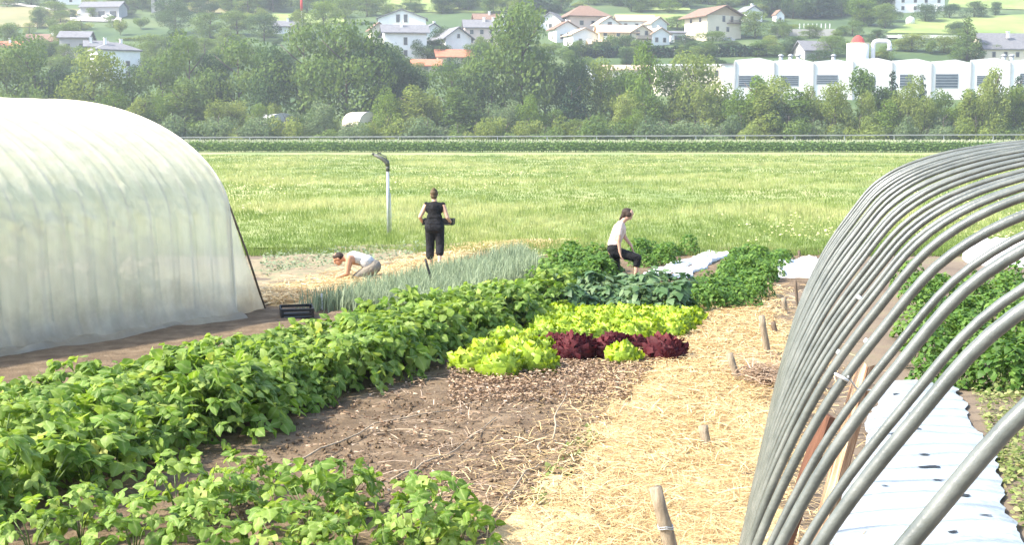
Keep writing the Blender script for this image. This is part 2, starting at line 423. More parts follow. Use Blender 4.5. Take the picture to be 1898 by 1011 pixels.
hill_patch("track", [(1640, 72), (1800, 75), (1800, 70), (1640, 68)], M_ROADC, .5, 10, 2)
hill_patch("track", [(1060, 96), (1440, 92), (1440, 88), (1060, 92)], M_ROADC, .4, 10, 2)
hill_patch("yard", [(130, 40), (225, 42), (225, 32), (130, 30)], M_ROADC, .4, 6, 2)

# meadow sheet
mead = grid_sheet("meadow", [(-90, 33.5), (60, 30.5), (240, 300), (-240, 300)], 60, 60, M_MEADOW, .01, .05, .5, 3, False)
tag(mead, kind="structure")
def meadow_edge(x):           # the line where worked soil ends
    return 30.2 - .06 * x + .5 * math.sin(x * .9) * .4 if x > -4 else 30.4 + .25 * math.sin(x)
def grass_mesh():
    T = []; n = 0
    bv = np.array([(-.035, 0, 0), (.035, 0, 0), (.012, .10, .8), (-.3, .0, 0), (-.22, 0, 0), (-.36, .02, .62), (.2, .03, 0), (.28, .03, 0), (.36, -.06, .7), (.02, -.1, 0), (.09, -.1, 0), (.0, -.3, .9)], float)
    bf = np.array([(0, 1, 2), (3, 4, 5), (6, 7, 8), (9, 10, 11)])
    cnt = 90000
    D = 30 * (185 / 30) ** (NR.random(cnt) ** 1.25)
    X = (NR.random(cnt) - .5) * 2 * .46 * D
    keep = D > np.array([meadow_edge(x) for x in X]) - np.abs(NR.normal(size=cnt)) * .8; D, X = D[keep], X[keep]; m = len(D)
    S = (.10 + .15 * NR.random(m)) * (D / 32) ** .30
    patch = .6 * fbm(X * .30, D * .12, 11) + .6 * fbm(X * .05, D * .20, 12)
    S3 = np.stack([S * (1.1 + (D / 60)), S * 1.1, S * (1 + .5 * np.clip(patch, -.6, .8))], 1)
    T = np.stack([X, D, np.full(m, .01)], 1)
    tint = np.clip(.44 + .72 * patch + .3 * fbm(X * 1.1, D * .5, 14) + .16 * NR.normal(size=m) - .55 * np.clip((37 - D) / 8, 0, 1), 0, 1)
    return scatter(bv, bf, T, rot_zxz(NR.random(m) * 6.28, NR.normal(size=m) * .12), S3, tint)
V, F, t = grass_mesh()
tag(link("meadow_grass", arr_mesh("meadow_grass", V, F, M_GRASS, t)), "tall green grass covering the wide meadow behind the garden", "grass", kind="stuff")
def flower_mesh():
    cnt = 11000
    tv = np.array([(-.5, 0, 0), (0, -.5, .1), (.5, 0, 0), (0, .5, .1), (0, 0, .35)], float); tf = np.array([(0, 1, 4), (1, 2, 4), (2, 3, 4), (3, 0, 4)])
    D = 32 * (150 / 32) ** NR.random(cnt); X = (NR.random(cnt) - .5) * .92 * D
    ok = fbm(X * .16 + 2, D * .12, 17) + .22 * NR.normal(size=cnt) > .42
    D, X = D[ok], X[ok]; m = len(D)
    T = np.stack([X, D, .14 + .20 * NR.random(m)], 1)
    return scatter(tv, tf, T, rot_zxz(NR.random(m) * 6, NR.normal(size=m) * .3), .04 + .07 * NR.random(m) * (D / 45) ** .6, NR.random(m))
V, F, t = flower_mesh()
tag(link("meadow_flowers", arr_mesh("meadow_flowers", V, F, M_FLOWER, t)), "pale yellow wild flowers scattered through the meadow grass", "flowers", kind="stuff")

# garden sheets
bed = grid_sheet("vegetable_bed", [(-5.2, 6.2), (-.6, 6.2), (2.9, 19.9), (-2.6, 21.5)], 210, 300, M_SOIL, .008, .055, 3.2, 21)
tag(bed, kind="structure")
margin = grid_sheet("tunnel_margin", [(-9.5, 10.6), (-4.4, 10.6), (-1.6, 22.4), (-5.2, 21.5)], 60, 90, M_SOIL, .004, .05, 2.2, 23)
tag(margin, kind="structure")
PATH = [(-1.15, 5.0), (.95, 5.0), (4.55, 24.2), (3.55, 24.2)]
def path_x(y, u):             # u 0 left edge .. 1 right edge
    l = -1.15 + (y - 5.0) * .2700 if y < 19.8 else 2.85 + (y - 19.8) * .16
    r = .95 + (y - 5.0) * .2020 + (.25 if y < 19 else 0)
    return l + (r - l) * u
def straw_path():
    V = []; nu, nv = 80, 330
    for j in range(nv):
        y = 5.0 + 19.2 * j / (nv - 1)
        for i in range(nu):
            u = i / (nu - 1); x = path_x(y, u)
            if u in (0, 1): x += .12 * math.sin(y * 4.1 + u * 3) + .08 * math.sin(y * 9.7)
            z = .012 + .05 * (.5 + .5 * float(fbm(np.array(x * 3.0), np.array(y * 3.0), 31))) + .025 * float(fbm(np.array(x * 11.0), np.array(y * 7.0), 33))
            if u in (0, 1): z = -.02
            V.append((x, y, z))
    i = np.arange(nu * nv).reshape(nv, nu)
    F = np.stack([i[:-1, :-1], i[:-1, 1:], i[1:, 1:], i[1:, :-1]], -1).reshape(-1, 4)
    return tag(link("path", arr_mesh("path", V, F, M_STRAWBED)), kind="structure")
straw_path()
sb = grid_sheet("straw_strip", [(-5.2, 20.6), (-3.2, 21.6), (1.2, 33.0), (-.6, 33.2)], 40, 90, M_STRAWBED, .010, .06, 2.5, 37, True, .25)
tag(sb, kind="structure")
tb = grid_sheet("stubble_strip", [(-8.5, 23.0), (-4.4, 21.5), (-.7, 33.3), (-4.2, 32.2)], 50, 90, M_STUBBLE, .008, .10, 2.0, 39, True, .3)
tag(tb, kind="structure")
rb = grid_sheet("far_bed", [(-2.9, 21.2), (4.2, 20.6), (8.5, 31.5), (1.0, 33)], 80, 90, M_SOIL, .006, .06, 2.0, 41)
tag(rb, kind="structure")
tu = grid_sheet("tunnel_floor", [(.9, 3.2), (9.0, 3.2), (14.5, 26), (4.6, 26)], 70, 120, M_GROUND, .003, .05, 2.0, 43)
tag(tu, kind="structure")

def straw_mesh(n, place, lo=.10, hi=.30, wid=.0045, zlift=.05):
    tv = np.array([(-.5, -.5, 0), (-.5, .5, 0), (0, -.5, .04), (0, .5, .04), (.5, -.5, -.02), (.5, .5, -.02)], float)
    tf = np.array([(0, 2, 3, 1), (2, 4, 5, 3)])
    T = np.array([place() for _ in range(n)]); T[:, 2] += zlift * NR.random(n)
    L = lo + (hi - lo) * NR.random(n); W = wid * (.6 + .9 * NR.random(n)) * np.clip(T[:, 1] / 11, .8, 2.4)
    S = np.stack([L, W, L], 1)
    return scatter(tv, tf, T, rot_zxz(NR.random(n) * 6.28, NR.normal(size=n) * .25, NR.normal(size=n) * .16), S, np.clip(.5 + .32 * NR.normal(size=n), 0, 1))
def pl_path():
    y = 6.5 + 17 * R.random() ** 1.25; return (path_x(y, R.gauss(.5, .34)), y, .03)
V, F, t = straw_mesh(42000, pl_path, .08, .28, .005, .07)
tag(link("straw_mulch", arr_mesh("straw_mulch", V, F, M_STRAW, t)), "loose golden straw spread along the garden path", "straw", kind="stuff")
def pl_strip():
    v = R.random(); u = R.gauss(.45, .33); y = 20.6 + 12.6 * v
    return (-4.6 + 4.6 * v + (u - .3) * 1.9, y + u * .8, .03)
V, F, t = straw_mesh(9000, pl_strip, .15, .4, .006, .10)
tag(link("straw_mulch", arr_mesh("straw_mulch", V, F, M_STRAW, t)), "loose pale straw strewn between the leek bed and the meadow", "straw", kind="stuff")

# ================================================================== HOOP TUNNEL (bare pipes)
TH, HX0, HY0 = .24, 1.565, 8.66
HB, HH0 = 3.0, 2.80; HZF = [z / 2.80 for z in (0, .54, 1.08, 1.62, 2.03, 2.35, 2.565, 2.72, 2.80)]; HTT = [0, .13, .28, .51, .77, 1.03, 1.42, 2.05, 3.0]
def hoop_half(n):
    """left half of the arch as a smooth curve: (across, share of the height)"""
    K = list(zip(HTT, HZF)); K = [(-.10, -.2)] + K + [(2 * 3.0 - 2.05, HZF[-2])]; out = []
    for i in range(1, len(K) - 2):
        p0, p1, p2, p3 = [np.array(K[i + j]) for j in (-1, 0, 1, 2)]
        for t in np.linspace(0, 1, n, endpoint=False):
            out.append(.5 * ((2 * p1) + (-p0 + p2) * t + (2 * p0 - 5 * p1 + 4 * p2 - p3) * t * t + (-p0 + 3 * p1 - 3 * p2 + p3) * t ** 3))
    return out
HALF = hoop_half(5)
def hoop_pts(u, HH=2.80, dz=0.0, dB=0.0, lean=0.0):
    prof = [(t * (1 + dB), z * (HH + dz)) for t, z in HALF] + [(HB * (1 + dB), HH + dz)]
    prof += [(2 * HB * (1 + dB) - t, z) for t, z in prof[:-1][::-1]]
    pts = []
    for t, z in prof:
        uu = u + lean * z / HH
        pts.append((HX0 + math.sin(TH) * uu + math.cos(TH) * t, HY0 + math.cos(TH) * uu - math.sin(TH) * t, z - .03))
    return pts
hoop_us = [-5.95, -5.02, -4.75, -4.2, -3.85, -3.15, -2.5, -2.1, -1.6, -1.2, -.85, -.5, -.1, .3, .7, 1.1, 1.5, 1.9, 2.3, 2.7, 3.1, 3.5, 3.9, 4.3, 4.7, 5.1, 5.6]
ORD = ["first", "second", "third", "fourth", "fifth", "sixth", "seventh", "eighth", "ninth", "tenth", "eleventh", "twelfth", "thirteenth", "fourteenth", "fifteenth", "sixteenth", "seventeenth", "eighteenth", "nineteenth", "twentieth", "twenty-first", "twenty-second", "twenty-third", "twenty-fourth", "twenty-fifth", "twenty-sixth", "twenty-seventh", "twenty-eighth", "twenty-ninth"]
hoop_words = {0: "first bare grey pipe hoop, nearest the camera in the row", 1: "second grey pipe hoop counted from the camera end",
              2: "third grey pipe hoop, close behind the second one", 3: "fourth grey pipe hoop counted from the camera end",
              4: "fifth and slimmer grey pipe hoop just behind the fourth", 5: "sixth grey pipe hoop, beside the cord tied split post", 26: "last grey pipe hoop at the meadow end of the row"}
for k, u in enumerate(hoop_us):
    m = MB(); rr = .016 if k in (2, 4) else (.0215 if k < 7 else .017)
    m.tube(hoop_pts(u, dz=R.uniform(-.02, .02), dB=R.uniform(-.02, .02), lean=R.uniform(-.12, .12) if k > 4 else 0), rr, 10)
    o = m.build("tunnel_hoop", M_PIPE, smooth=True)
    tag(o, hoop_words.get(k, "slim grey pipe hoop, %s of the row counted from the camera end" % ORD[k]), "hoop", "grey pipe hoops of the bare tunnel")
    if k in (5, 6, 8):     # pale plastic clip on the pipe
        pts = hoop_pts(u); c = Vector(pts[17 + (k % 3)]); d = (Vector(pts[18 + (k % 3)]) - c).normalized()
        MB().tube([c - d * .010, c + d * .010], .0245, 10).build("clip", M_GALV, o, True)

# wooden pieces tied into the hoops
def plank_between(name, p0, p1, w, t, mat, label, cat="post", split=False, rz=0.3):
    p0, p1 = Vector(p0), Vector(p1); L = (p1 - p0).length
    m = MB(); nseg = 7; prof = [(-.5, -.5), (.1, -.62), (.5, -.4), (.42, .5), (-.1, .6), (-.5, .38)]
    b = 0
    for i in range(nseg + 1):
        f = i / nseg; sc = 1 + R.uniform(-.06, .06)
        for x, y in prof: m.v.append((x * w * sc, y * t * sc, f * L + (R.uniform(-.05, .05) * w * 6 if (i == nseg and split) else 0)))
    n = len(prof)
    for i in range(nseg):
        for k in range(n):
            a, c = i * n + k, i * n + (k + 1) % n; m.f.append((a, c, c + n, a + n))
    m.f.append(tuple(range(n))[::-1]); m.f.append(tuple(nseg * n + k for k in range(n)))
    o = m.build(name, mat)
    o.location = p0; q = (p1 - p0).to_track_quat('Z', 'Y'); o.rotation_euler = (q @ Euler((0, 0, rz)).to_quaternion()).to_euler()
    return tag(o, label, cat)
D1 = 6.5
post = plank_between("timber_post", at_y(1452, 1262, D1), at_y(1606, 672, D1), .105, .055, M_PLANK, "split pale timber post leaning inside the bare pipe hoops", split=True)
plank_between("board", at_y(1408, 1150, 7.7), at_y(1532, 768, 7.7), .15, .04, M_PLANKR, "red brown board standing among the hoops behind the split post", "board", False, .2)
ct = at_y(1560, 700, 5.36); c2 = at_y(1610, 724, 6.42)
tie = MB().tube([ct + Vector((.026 * math.cos(a), .026 * math.sin(a), -.014 * math.cos(a))) for a in np.linspace(0, 2 * PI, 12)], .006, 6)
tie.tube([ct + Vector((.03, .01, 0)), ct.lerp(c2, .5) + Vector((0, 0, -.02)), c2, c2 + Vector((.08, .02, -.01)), c2 + Vector((.07, .12, 0))], .005, 6)
tie_o = tie.build("tie", M_CORD, post, True); tie_o.matrix_parent_inverse = post.matrix_basis.inverted()

# silver mulch film in the tunnel, with planting holes
def mulch():
    c = [at(1500, 1060), at(1915, 1060), at(1772, 722), at(1640, 722)]
    a, b, cc, d = [np.array(p[:2]) for p in c]
    nu, nv = 46, 120
    u, v = np.meshgrid(np.linspace(0, 1, nu), np.linspace(0, 1, nv))
    P = ((1 - u) * (1 - v))[..., None] * a + (u * (1 - v))[..., None] * b + (u * v)[..., None] * cc + ((1 - u) * v)[..., None] * d
    x, y = P[..., 0] + .07 * fbm(v * 22, u * 0, 8) * (np.abs(u - .5) * 2) ** 3, P[..., 1]
    z = .07 + .035 * (1 - (np.abs(u - .5) * 2) ** 4) + .012 * fbm(x * 4, y * 3, 3)
    V = np.stack([x, y, z], -1).reshape(-1, 3); i = np.arange(nu * nv).reshape(nv, nu)
    F = np.stack([i[:-1, :-1], i[:-1, 1:], i[1:, 1:], i[1:, :-1]], -1).reshape(-1, 4)
    o = tag(link("mulch_film", arr_mesh("mulch_film", V, F, M_MULCH)), "shiny silver mulch film covering the bed inside the bare hoops", "plastic film")
    def top(pp):
        j = np.argmin((V[:, 0] - pp[0]) ** 2 + (V[:, 1] - pp[1]) ** 2); return float(V[j, 2])
    for px, py, w in [(1722, 868, .12), (1712, 845, .07), (1785, 922, .09), (1660, 733, .07), (1740, 893, .06), (1768, 990, .06), (1690, 770, .05), (1700, 800, .06), (1826, 960, .06), (1640, 905, .05), (1735, 742, .05), (1655, 808, .05)]:
        p = at(px, py, .10); mb = MB(); n = 9; b0 = []
        for k in range(n):
            an = 2 * PI * k / n; rr = w * (.35 + .7 * R.random())
            q = (p.x + rr * math.cos(an), p.y + rr * .55 * math.sin(an)); b0.append(q)
        base = top((p.x, p.y)) + .012
        mb.v = [(p.x, p.y, base - .004)] + [(q[0], q[1], top(q) + .010) for q in b0]
        mb.f = [(0, 1 + k, 1 + (k + 1) % n) for k in range(n)]
        mb.build("planting_hole", M_BLACK, o)
    return o
mulch()

# ================================================================== POLYTUNNEL with film
TA = Vector((-6.55, 16.57, 0)); TB = Vector((-4.31, 19.85, 0))
TAX = (TB - TA).normalized(); TNX = Vector((-TAX.y, TAX.x, 0))      # along the tunnel, into its width
TWID, TRIDGE = 9.4, 3.38
def tun_profile(n=60):
    """half-straight sides, then an arch: list of (across, up)"""
    pts = []; sh = 1.6; lean = .10
    for i in range(10): pts.append((lean * i / 9, sh * i / 9))
    for i in range(1, n):
        a = PI - PI * i / n
        x = TWID / 2 + (TWID / 2 - lean) * math.copysign(abs(math.cos(a)) ** .92, math.cos(a))
        pts.append((x, sh + (TRIDGE - sh) * math.sin(a) ** 1.12))
    for i in range(10): pts.append((TWID - lean + lean * i / 9, sh * (1 - i / 9)))
    return pts
TP = tun_profile()
def tun(u, t, z): return TB + TAX * u + TNX * t + Vector((0, 0, z))
def polytunnel():
    root = empty("polytunnel", TB)
    tag(root, "long polytunnel covered in milky plastic film beside the bean row", "greenhouse")
    ribs = [0.0 - .37 * k for k in range(0, 40)]
    us = []
    for k in range(len(ribs) - 1):
        for f in (0, .12, .25, .42, .58, .75, .88): us.append(ribs[k] + (ribs[k + 1] - ribs[k]) * f)
    us = np.array(us); np_ = len(TP)
    ph = NR.random(len(us) + 8) * 6
    V = []
    for i, u in enumerate(us):
        fr = ((-u) / .37) % 1.0
        sag0 = -.012 * math.sin(PI * fr) ** .8
        for j, (t, z) in enumerate(TP):
            sag = sag0 * (1.0 if j < 12 or j > np_ - 12 else .35)
            wr = .006 * math.sin(z * 3 + ph[i // 7] + u * 9) + .006 * math.sin(u * 41 + t * .6) + .005 * math.sin(u * 17 + z * .7) + .006 * ph[i // 7] / 6
            if 9 <= j <= 16: wr += .02 * math.sin(u * 19 + j * 2.1 + ph[i // 7]) * math.sin(u * 3.3 + 1)
            nrm = Vector((TP[min(j + 1, np_ - 1)][1] - TP[max(j - 1, 0)][1], TP[min(j + 1, np_ - 1)][0] - TP[max(j - 1, 0)][0])).normalized()
            d = .044 + sag + wr
            if j == 0: z = .0 + .03 * math.sin(u * 7) + .03; t = t - .10 - .04 * math.sin(u * 5.3)
            elif j == 1: t -= .03
            V.append(tun(u, t - nrm.x * d, z + nrm.y * d) - TB)
    i = np.arange(len(us) * np_).reshape(len(us), np_)
    F = np.stack([i[:-1, :-1], i[:-1, 1:], i[1:, 1:], i[1:, :-1]], -1).reshape(-1, 4)
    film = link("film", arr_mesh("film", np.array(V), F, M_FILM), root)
    # gathered hem lying on the soil
    V = []; nn = 260
    for a in range(nn):
        u = -14.0 * a / (nn - 1)
        for b in range(4):
            V.append(tun(u, -.06 - .09 * b - .05 * math.sin(u * 3.1 + b) * (b > 0), .05 + (.03 * math.sin(u * 9 + b * 2) + .03) * (b < 3) - .04 * (b == 3)) - TB)
    i = np.arange(nn * 4).reshape(nn, 4); F = np.stack([i[:-1, :-1], i[:-1, 1:], i[1:, 1:], i[1:, :-1]], -1).reshape(-1, 4)
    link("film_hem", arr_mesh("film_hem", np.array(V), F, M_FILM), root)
    hm = MB().tube([tun(0, t, z) - TB for t, z in TP], .012, 8).mesh("hoop", M_DARKMETAL, True)
    for k in range(38):
        o = link("hoop", hm, root); o.location = TAX * (ribs[k])
    # doubled end hoop and film roll over it
    MB().tube([tun(.05, t - .0, z + .03) - TB for t, z in TP], .026, 8).build("end_hoop", M_PCREAM, root, True)
    # film flap drawn out from the end hoop down to the ground
    V = []; na, nb = 16, 10
    top = [tun(.03, TP[j][0], TP[j][1]) for j in np.linspace(12, 0, na).round().astype(int)]
    out0, out1 = tun(.06, TP[13][0], TP[13][1]), Vector((-4.0, 20.78, 0.02))
    for a in range(na):
        f = a / (na - 1); q = out0.lerp(out1, f ** 1.05)
        for b in range(nb):
            g = b / (nb - 1); p = top[a].lerp(q, g); p += Vector((.03, .01, 0)) * math.sin(g * 9 + f * 4) * f
            V.append(p - TB)
    i = np.arange(na * nb).reshape(na, nb); F = np.stack([i[:-1, :-1], i[:-1, 1:], i[1:, 1:], i[1:, :-1]], -1).reshape(-1, 4)
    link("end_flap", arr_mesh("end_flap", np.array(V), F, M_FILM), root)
    MB().tube([out0 - TB, out0.lerp(out1, .5) - TB + Vector((.02, 0, .01)), out1 - TB], .018, 7).build("batten", M_WOODD, root, True)
    # ridge pipe
    MB().tube([tun(.1, TWID / 2, TRIDGE - .03) - TB, tun(-14, TWID / 2, TRIDGE - .03) - TB], .02, 8).build("ridge_pipe", M_GALV, root, True)
polytunnel()

# ================================================================== PLANTS
LV = np.array([(0, 0, 0), (0, .33, .03), (0, .68, 0), (0, 1, -.16), (-.30, .12, .03), (-.42, .38, .02), (-.26, .72, -.06), (.30, .12, .03), (.42, .38, .02), (.26, .72, -.06)], float)
LF = np.array([(0, 1, 4), (4, 1, 5), (1, 2, 5), (5, 2, 6), (2, 3, 6), (0, 7, 1), (7, 8, 1), (1, 8, 2), (8, 9, 2), (2, 9, 3)])
def trifoliate(seed):
    rg = np.random.default_rng(seed); V = []; F = []; k = 0
    for ang, off in ((0, .45), (1.35, .12), (-1.35, .12)):
        c, s = math.cos(ang), math.sin(ang)
        Rm = np.array([[c, -s, 0], [s, c, 0], [0, 0, 1]])
        tl = rg.normal() * .30 - .32; Rx = np.array([[1, 0, 0], [0, math.cos(tl), -math.sin(tl)], [0, math.sin(tl), math.cos(tl)]])
        ro = rg.normal() * .42; Ry = np.array([[math.cos(ro), 0, math.sin(ro)], [0, 1, 0], [-math.sin(ro), 0, math.cos(ro)]])
        lv = LV * (1 + .16 * rg.normal()) + rg.normal(size=LV.shape) * np.array([.025, .025, .05]); lv[:, 2] -= rg.random() * .35 * lv[:, 0] ** 2 * 2 + rg.normal() * .12 * lv[:, 1] ** 2
        v = lv @ Ry.T @ Rx.T @ Rm.T + np.array([0, off, 0])
        V.append(v); F.append(LF + k); k += len(LV)
    pet = np.array([(-.02, 0, -.02), (.02, 0, -.02), (.015, .47, 0), (-.015, .47, 0)]); V.append(pet); F.append(np.array([(0, 1, 2), (0, 2, 3)]) + k)
    return np.concatenate(V), np.concatenate(F)
TRI = [trifoliate(s) for s in range(9)]
RIB = np.array(([1.] * 4 + [0.] * 6) * 3 + [1.] * 4)
TRI_ME = [arr_mesh("leaf", v, f, M_BEAN, np.full(len(v), .10 + .095 * i), True, RIB) for i, (v, f) in enumerate(TRI)]
def dome_leaves(n, rad, h0, h1, rg):
    th = rg.random(n) * 2 * PI; q = np.sqrt(rg.random(n)); r = rad * q
    z = h0 + (h1 - h0) * np.clip((1 - q ** 2.4) * (.72 + .4 * rg.random(n)) + .16 * rg.random(n), 0, 1.05)
    T = np.stack([r * np.cos(th), r * np.sin(th), z], 1)
    yaw = th - PI / 2 + rg.normal(size=n) * .7
    tilt = -(.25 + .75 * q) + .45 + rg.normal(size=n) * .35
    return T, yaw, tilt, rg.normal(size=n) * .3, q
def stems(name, rad, h, n=5, mat=M_STEM):
    m = MB()
    for k in range(n):
        a = 2 * PI * k / n + R.random(); e = Vector((math.cos(a) * rad * .6, math.sin(a) * rad * .6, h * R.uniform(.7, .95)))
        m.tube([(0, 0, -.02), (e.x * .35, e.y * .35, e.z * .55), e], [.008, .006, .004], 5)
    return m.mesh(name, mat, True)
STEM_ME = [stems("stem", .3, .5) for _ in range(3)]
def foliage_mesh(name, n, rad, h0, h1, size, mat, seed, tmpl=None):
    rg = np.random.default_rng(seed); T, yaw, tilt, roll, q = dome_leaves(n, rad, h0, h1, rg); Vs = []; Fs = []; ts = []; k = 0
    tm = tmpl or TRI
    for s in range(len(tm)):
        ix = np.arange(s, n, len(tm))
        v, f, t = scatter(tm[s][0], tm[s][1], T[ix], rot_zxz(yaw[ix], tilt[ix], roll[ix]), size * (.75 + .5 * rg.random(len(ix))), rg.random(len(ix)) * .95)
        Vs.append(v); Fs.append(f + k); ts.append(t); k += len(v)
    VV = np.concatenate(Vs); nr = len(tm[0][0]); base = RIB if nr == len(RIB) else np.array([1.] * 4 + [0.] * 6)
    return arr_mesh(name, VV, np.concatenate(Fs), mat, np.concatenate(ts), True, np.tile(base, len(VV) // nr))
BEAN_ME = [foliage_mesh("foliage", 92, .40, .06, .52, .098, M_BEAN, 50 + i) for i in range(5)]
def bean_plant(x, y, sc, label, group, near):
    root = empty("bean_plant", (x, y, 0), R.random() * 6.28); root.scale = (sc * R.uniform(.9, 1.1), sc * R.uniform(.9, 1.1), sc * R.uniform(.85, 1.15))
    tag(root, label, "bean plant", group)
    link("stem", R.choice(STEM_ME), root)
    if not near:
        link("foliage", R.choice(BEAN_ME), root)
    else:
        rg = np.random.default_rng(int(x * 1000 + y * 77) % 99991)
        T, yaw, tilt, roll, q = dome_leaves(58, .40, .06, .54, rg)
        for k in range(58):
            o = link("leaf", TRI_ME[int(rg.integers(9))], root)
            o.location = T[k]; s = .100 * (.7 + .55 * rg.random()); o.scale = (s, s, s)
            o.rotation_euler = (Matrix.Rotation(yaw[k], 3, 'Z') @ Matrix.Rotation(tilt[k], 3, 'X') @ Matrix.Rotation(roll[k], 3, 'Y')).to_euler()
def bean_right(y): return -2.43 + (y - 11.46) * .385
ROWG = "bean plants of the long row"
y = 8.3
while y < 20.6:
    wid = float(np.interp(y, [8, 12, 14, 17, 21], [2.6, 2.35, 1.85, 1.45, 1.0])); n = max(2, round(wid / .46))
    for k in range(n):
        x = bean_right(y) - .38 - (wid - .55) * k / max(1, n - 1) + R.gauss(0, .06); yy = y + R.gauss(0, .08)
        px = 949 + FPX * x / yy
        if px < -130: continue
        near = yy < 11.6 and px > -60
        bean_plant(x, yy, R.uniform(.92, 1.2) * (1 - .06 * k / n), "leafy green bean plant in the long dense row beside the polytunnel", ROWG, near)
    y += .40
FRG = "bean plants in front of the bare soil"
for px, py, sc in [(60, 1015, .9), (150, 985, .8), (250, 1010, .9), (330, 945, .95), (420, 950, .95), (385, 1020, .8), (450, 905, .75), (520, 1025, .95), (570, 960, 1.0), (640, 935, .9), (655, 1010, .8), (600, 1045, .8)]:
    p = at(px, py + 25)
    bean_plant(p.x, p.y, sc * .86, "bean plant of the short front row below the bare soil", FRG, True)
for px, py, sc, lb in [(800, 985, 1.02, "a"), (770, 1025, .9, "b"), (850, 1010, .85, "c")]:
    p = at(px, py + 20); bean_plant(p.x, p.y, sc * .8, "bean plant in the small clump between the bare soil and the straw path", "bean plants at the straw path", True)

# crop standing inside the polytunnel, dim through the film
def tunnel_crop():
    n = 3600; T = []
    for _ in range(n):
        u = -.6 - 12 * R.random(); t = R.choice([.9, 1.9, 3.2, 4.6]) + R.gauss(0, .16); hmax = 1.15 if t < 1.5 else 1.5
        p = tun(u, t, .05 + hmax * R.random()); T.append(p[:])
    v, f, tt = scatter(LV, LF, np.array(T), rot_zxz(NR.random(n) * 6.28, NR.normal(size=n) * .6), .16 + .12 * NR.random(n), NR.random(n))
    tag(link("tunnel_crop", arr_mesh("tunnel_crop", v, f, M_POT, tt)), "dim green crop rows showing through the polytunnel film", "crop", kind="stuff")
tunnel_crop()

# lettuces
def lettuce_mesh(name, seed, mat):
    """a low dome of overlapping ruffled leaves: each leaf a cupped patch whose outer rim is frilled"""
    rg = np.random.default_rng(seed); Vs = []; Fs = []; ts = []; k = 0; nu, nv = 9, 5
    idx = np.arange(nu * nv).reshape(nv, nu); FQ = np.stack([idx[:-1, :-1], idx[:-1, 1:], idx[1:, 1:], idx[1:, :-1]], -1).reshape(-1, 4)
    for ring, (cnt, pol, rr, ln) in enumerate([(11, 1.45, .13, .15), (11, 1.12, .12, .14), (10, .82, .11, .13), (8, .52, .10, .115), (5, .22, .09, .10)]):
        for j in range(cnt):
            az = 2 * PI * (j + .5 * ring + .5 * rg.random()) / cnt; pl = pol + rg.normal() * .07; L = ln * (1 + .15 * rg.normal()); fr = rg.random() * 6; tw = rg.normal() * .25
            n = Vector((math.sin(pl) * math.cos(az), math.sin(pl) * math.sin(az), math.cos(pl))); s_ = Vector((-math.sin(az), math.cos(az), 0)); up = n.cross(s_) * -1
            up = (Vector((0, 0, 1)) - n * n.z).normalized() if n.z < .98 else Vector((1, 0, 0)); s_ = (up.cross(n) + up * tw).normalized()
            c = Vector((n.x * rr * 1.1, n.y * rr * 1.1, .02 + n.z * rr * 1.25)) - n * .03
            for b in range(nv):
                v = b / (nv - 1)
                for a in range(nu):
                    u = a / (nu - 1) * 2 - 1
                    rim = max(abs(u) ** 2, v ** 2); w = L * (.30 + .40 * math.sin(min(1, v + .15) * PI * .55))
                    frill = rim * L * .16 * (math.sin(9 * u + 6 * v + fr) + .6 * math.sin(17 * u - 9 * v + fr * 3))
                    p = c + s_ * (u * w) + up * (L * (v * .95 - .35) - .22 * L * v * v) + n * (.32 * L * math.sin(v * 2.0) - .16 * w * u * u + frill)
                    Vs.append((p.x, p.y, max(p.z, .004)))
            Fs.append(FQ + k); k += nu * nv; ts += [min(1, max(0, .25 + .13 * ring + .16 * rg.normal()))] * (nu * nv)
    return arr_mesh(name, np.array(Vs), np.concatenate(Fs), mat, np.array(ts))
LGM = [lettuce_mesh("lettuce", 60 + i, M_LETT) for i in range(4)]; LRM = [lettuce_mesh("red_lettuce", 70 + i, M_LETR) for i in range(2)]
def lettuce(p, sc, red, label, group):
    o = link("red_lettuce" if red else "lettuce", R.choice(LRM if red else LGM)); o.location = (p[0], p[1], -.005 + .01)
    o.rotation_euler = (R.gauss(0, .06), R.gauss(0, .06), R.random() * 6.28); sc *= 1.42; o.scale = (sc, sc, sc * R.uniform(.95, 1.2))
    tag(o, label, "lettuce", group)
LBL = "bright green frilly lettuce in the dense block beside the straw path"
a0, b0, c0, d0 = at(1015, 640), at(1235, 632), at(1282, 598), at(1010, 592)
rows, cols = 9, 8
for j in range(rows):
    for i in range(cols):
        u, v = i / (cols - 1), j / (rows - 1)
        p = (a0 * (1 - u) + b0 * u) * (1 - v) + (d0 * (1 - u) + c0 * u) * v
        lettuce((p.x + R.gauss(0, .03), p.y + R.gauss(0, .04)), R.uniform(.82, 1.0), False, LBL, "green lettuces of the block")
for px, py, sc in [(872, 690, 1.1), (930, 700, 1.15), (990, 692, 1.12), (905, 668, 1.1), (965, 670, 1.05), (1005, 665, .95), (940, 650, 1.0), (925, 632, 1.0), (985, 648, .95), (935, 640, .95)]:
    p = at(px, py); lettuce((p.x, p.y), sc, False, "large frilly green lettuce in the clump beside the bean row", "green lettuces by the bean row")
p = at(1155, 678); lettuce((p.x, p.y), .92, False, "lone green lettuce standing in front of the dark red ones", None)
for px, py, sc, lb in [(1026, 657, .9, "small dark red lettuce leftmost of the red ones"), (1066, 668, 1.12, "big dark red lettuce second from left, beside the green clump"),
                       (1118, 665, 1.0, "dark red lettuce just left of the lone green one"), (1140, 652, .95, "dark red lettuce half behind the lone green one"), (1180, 652, .7, "smallest dark red lettuce behind the lone green one"), (1230, 670, 1.12, "dark red lettuce at the edge of the straw path")]:
    p = at(px, py); lettuce((p.x, p.y), sc, True, lb, "red lettuces")

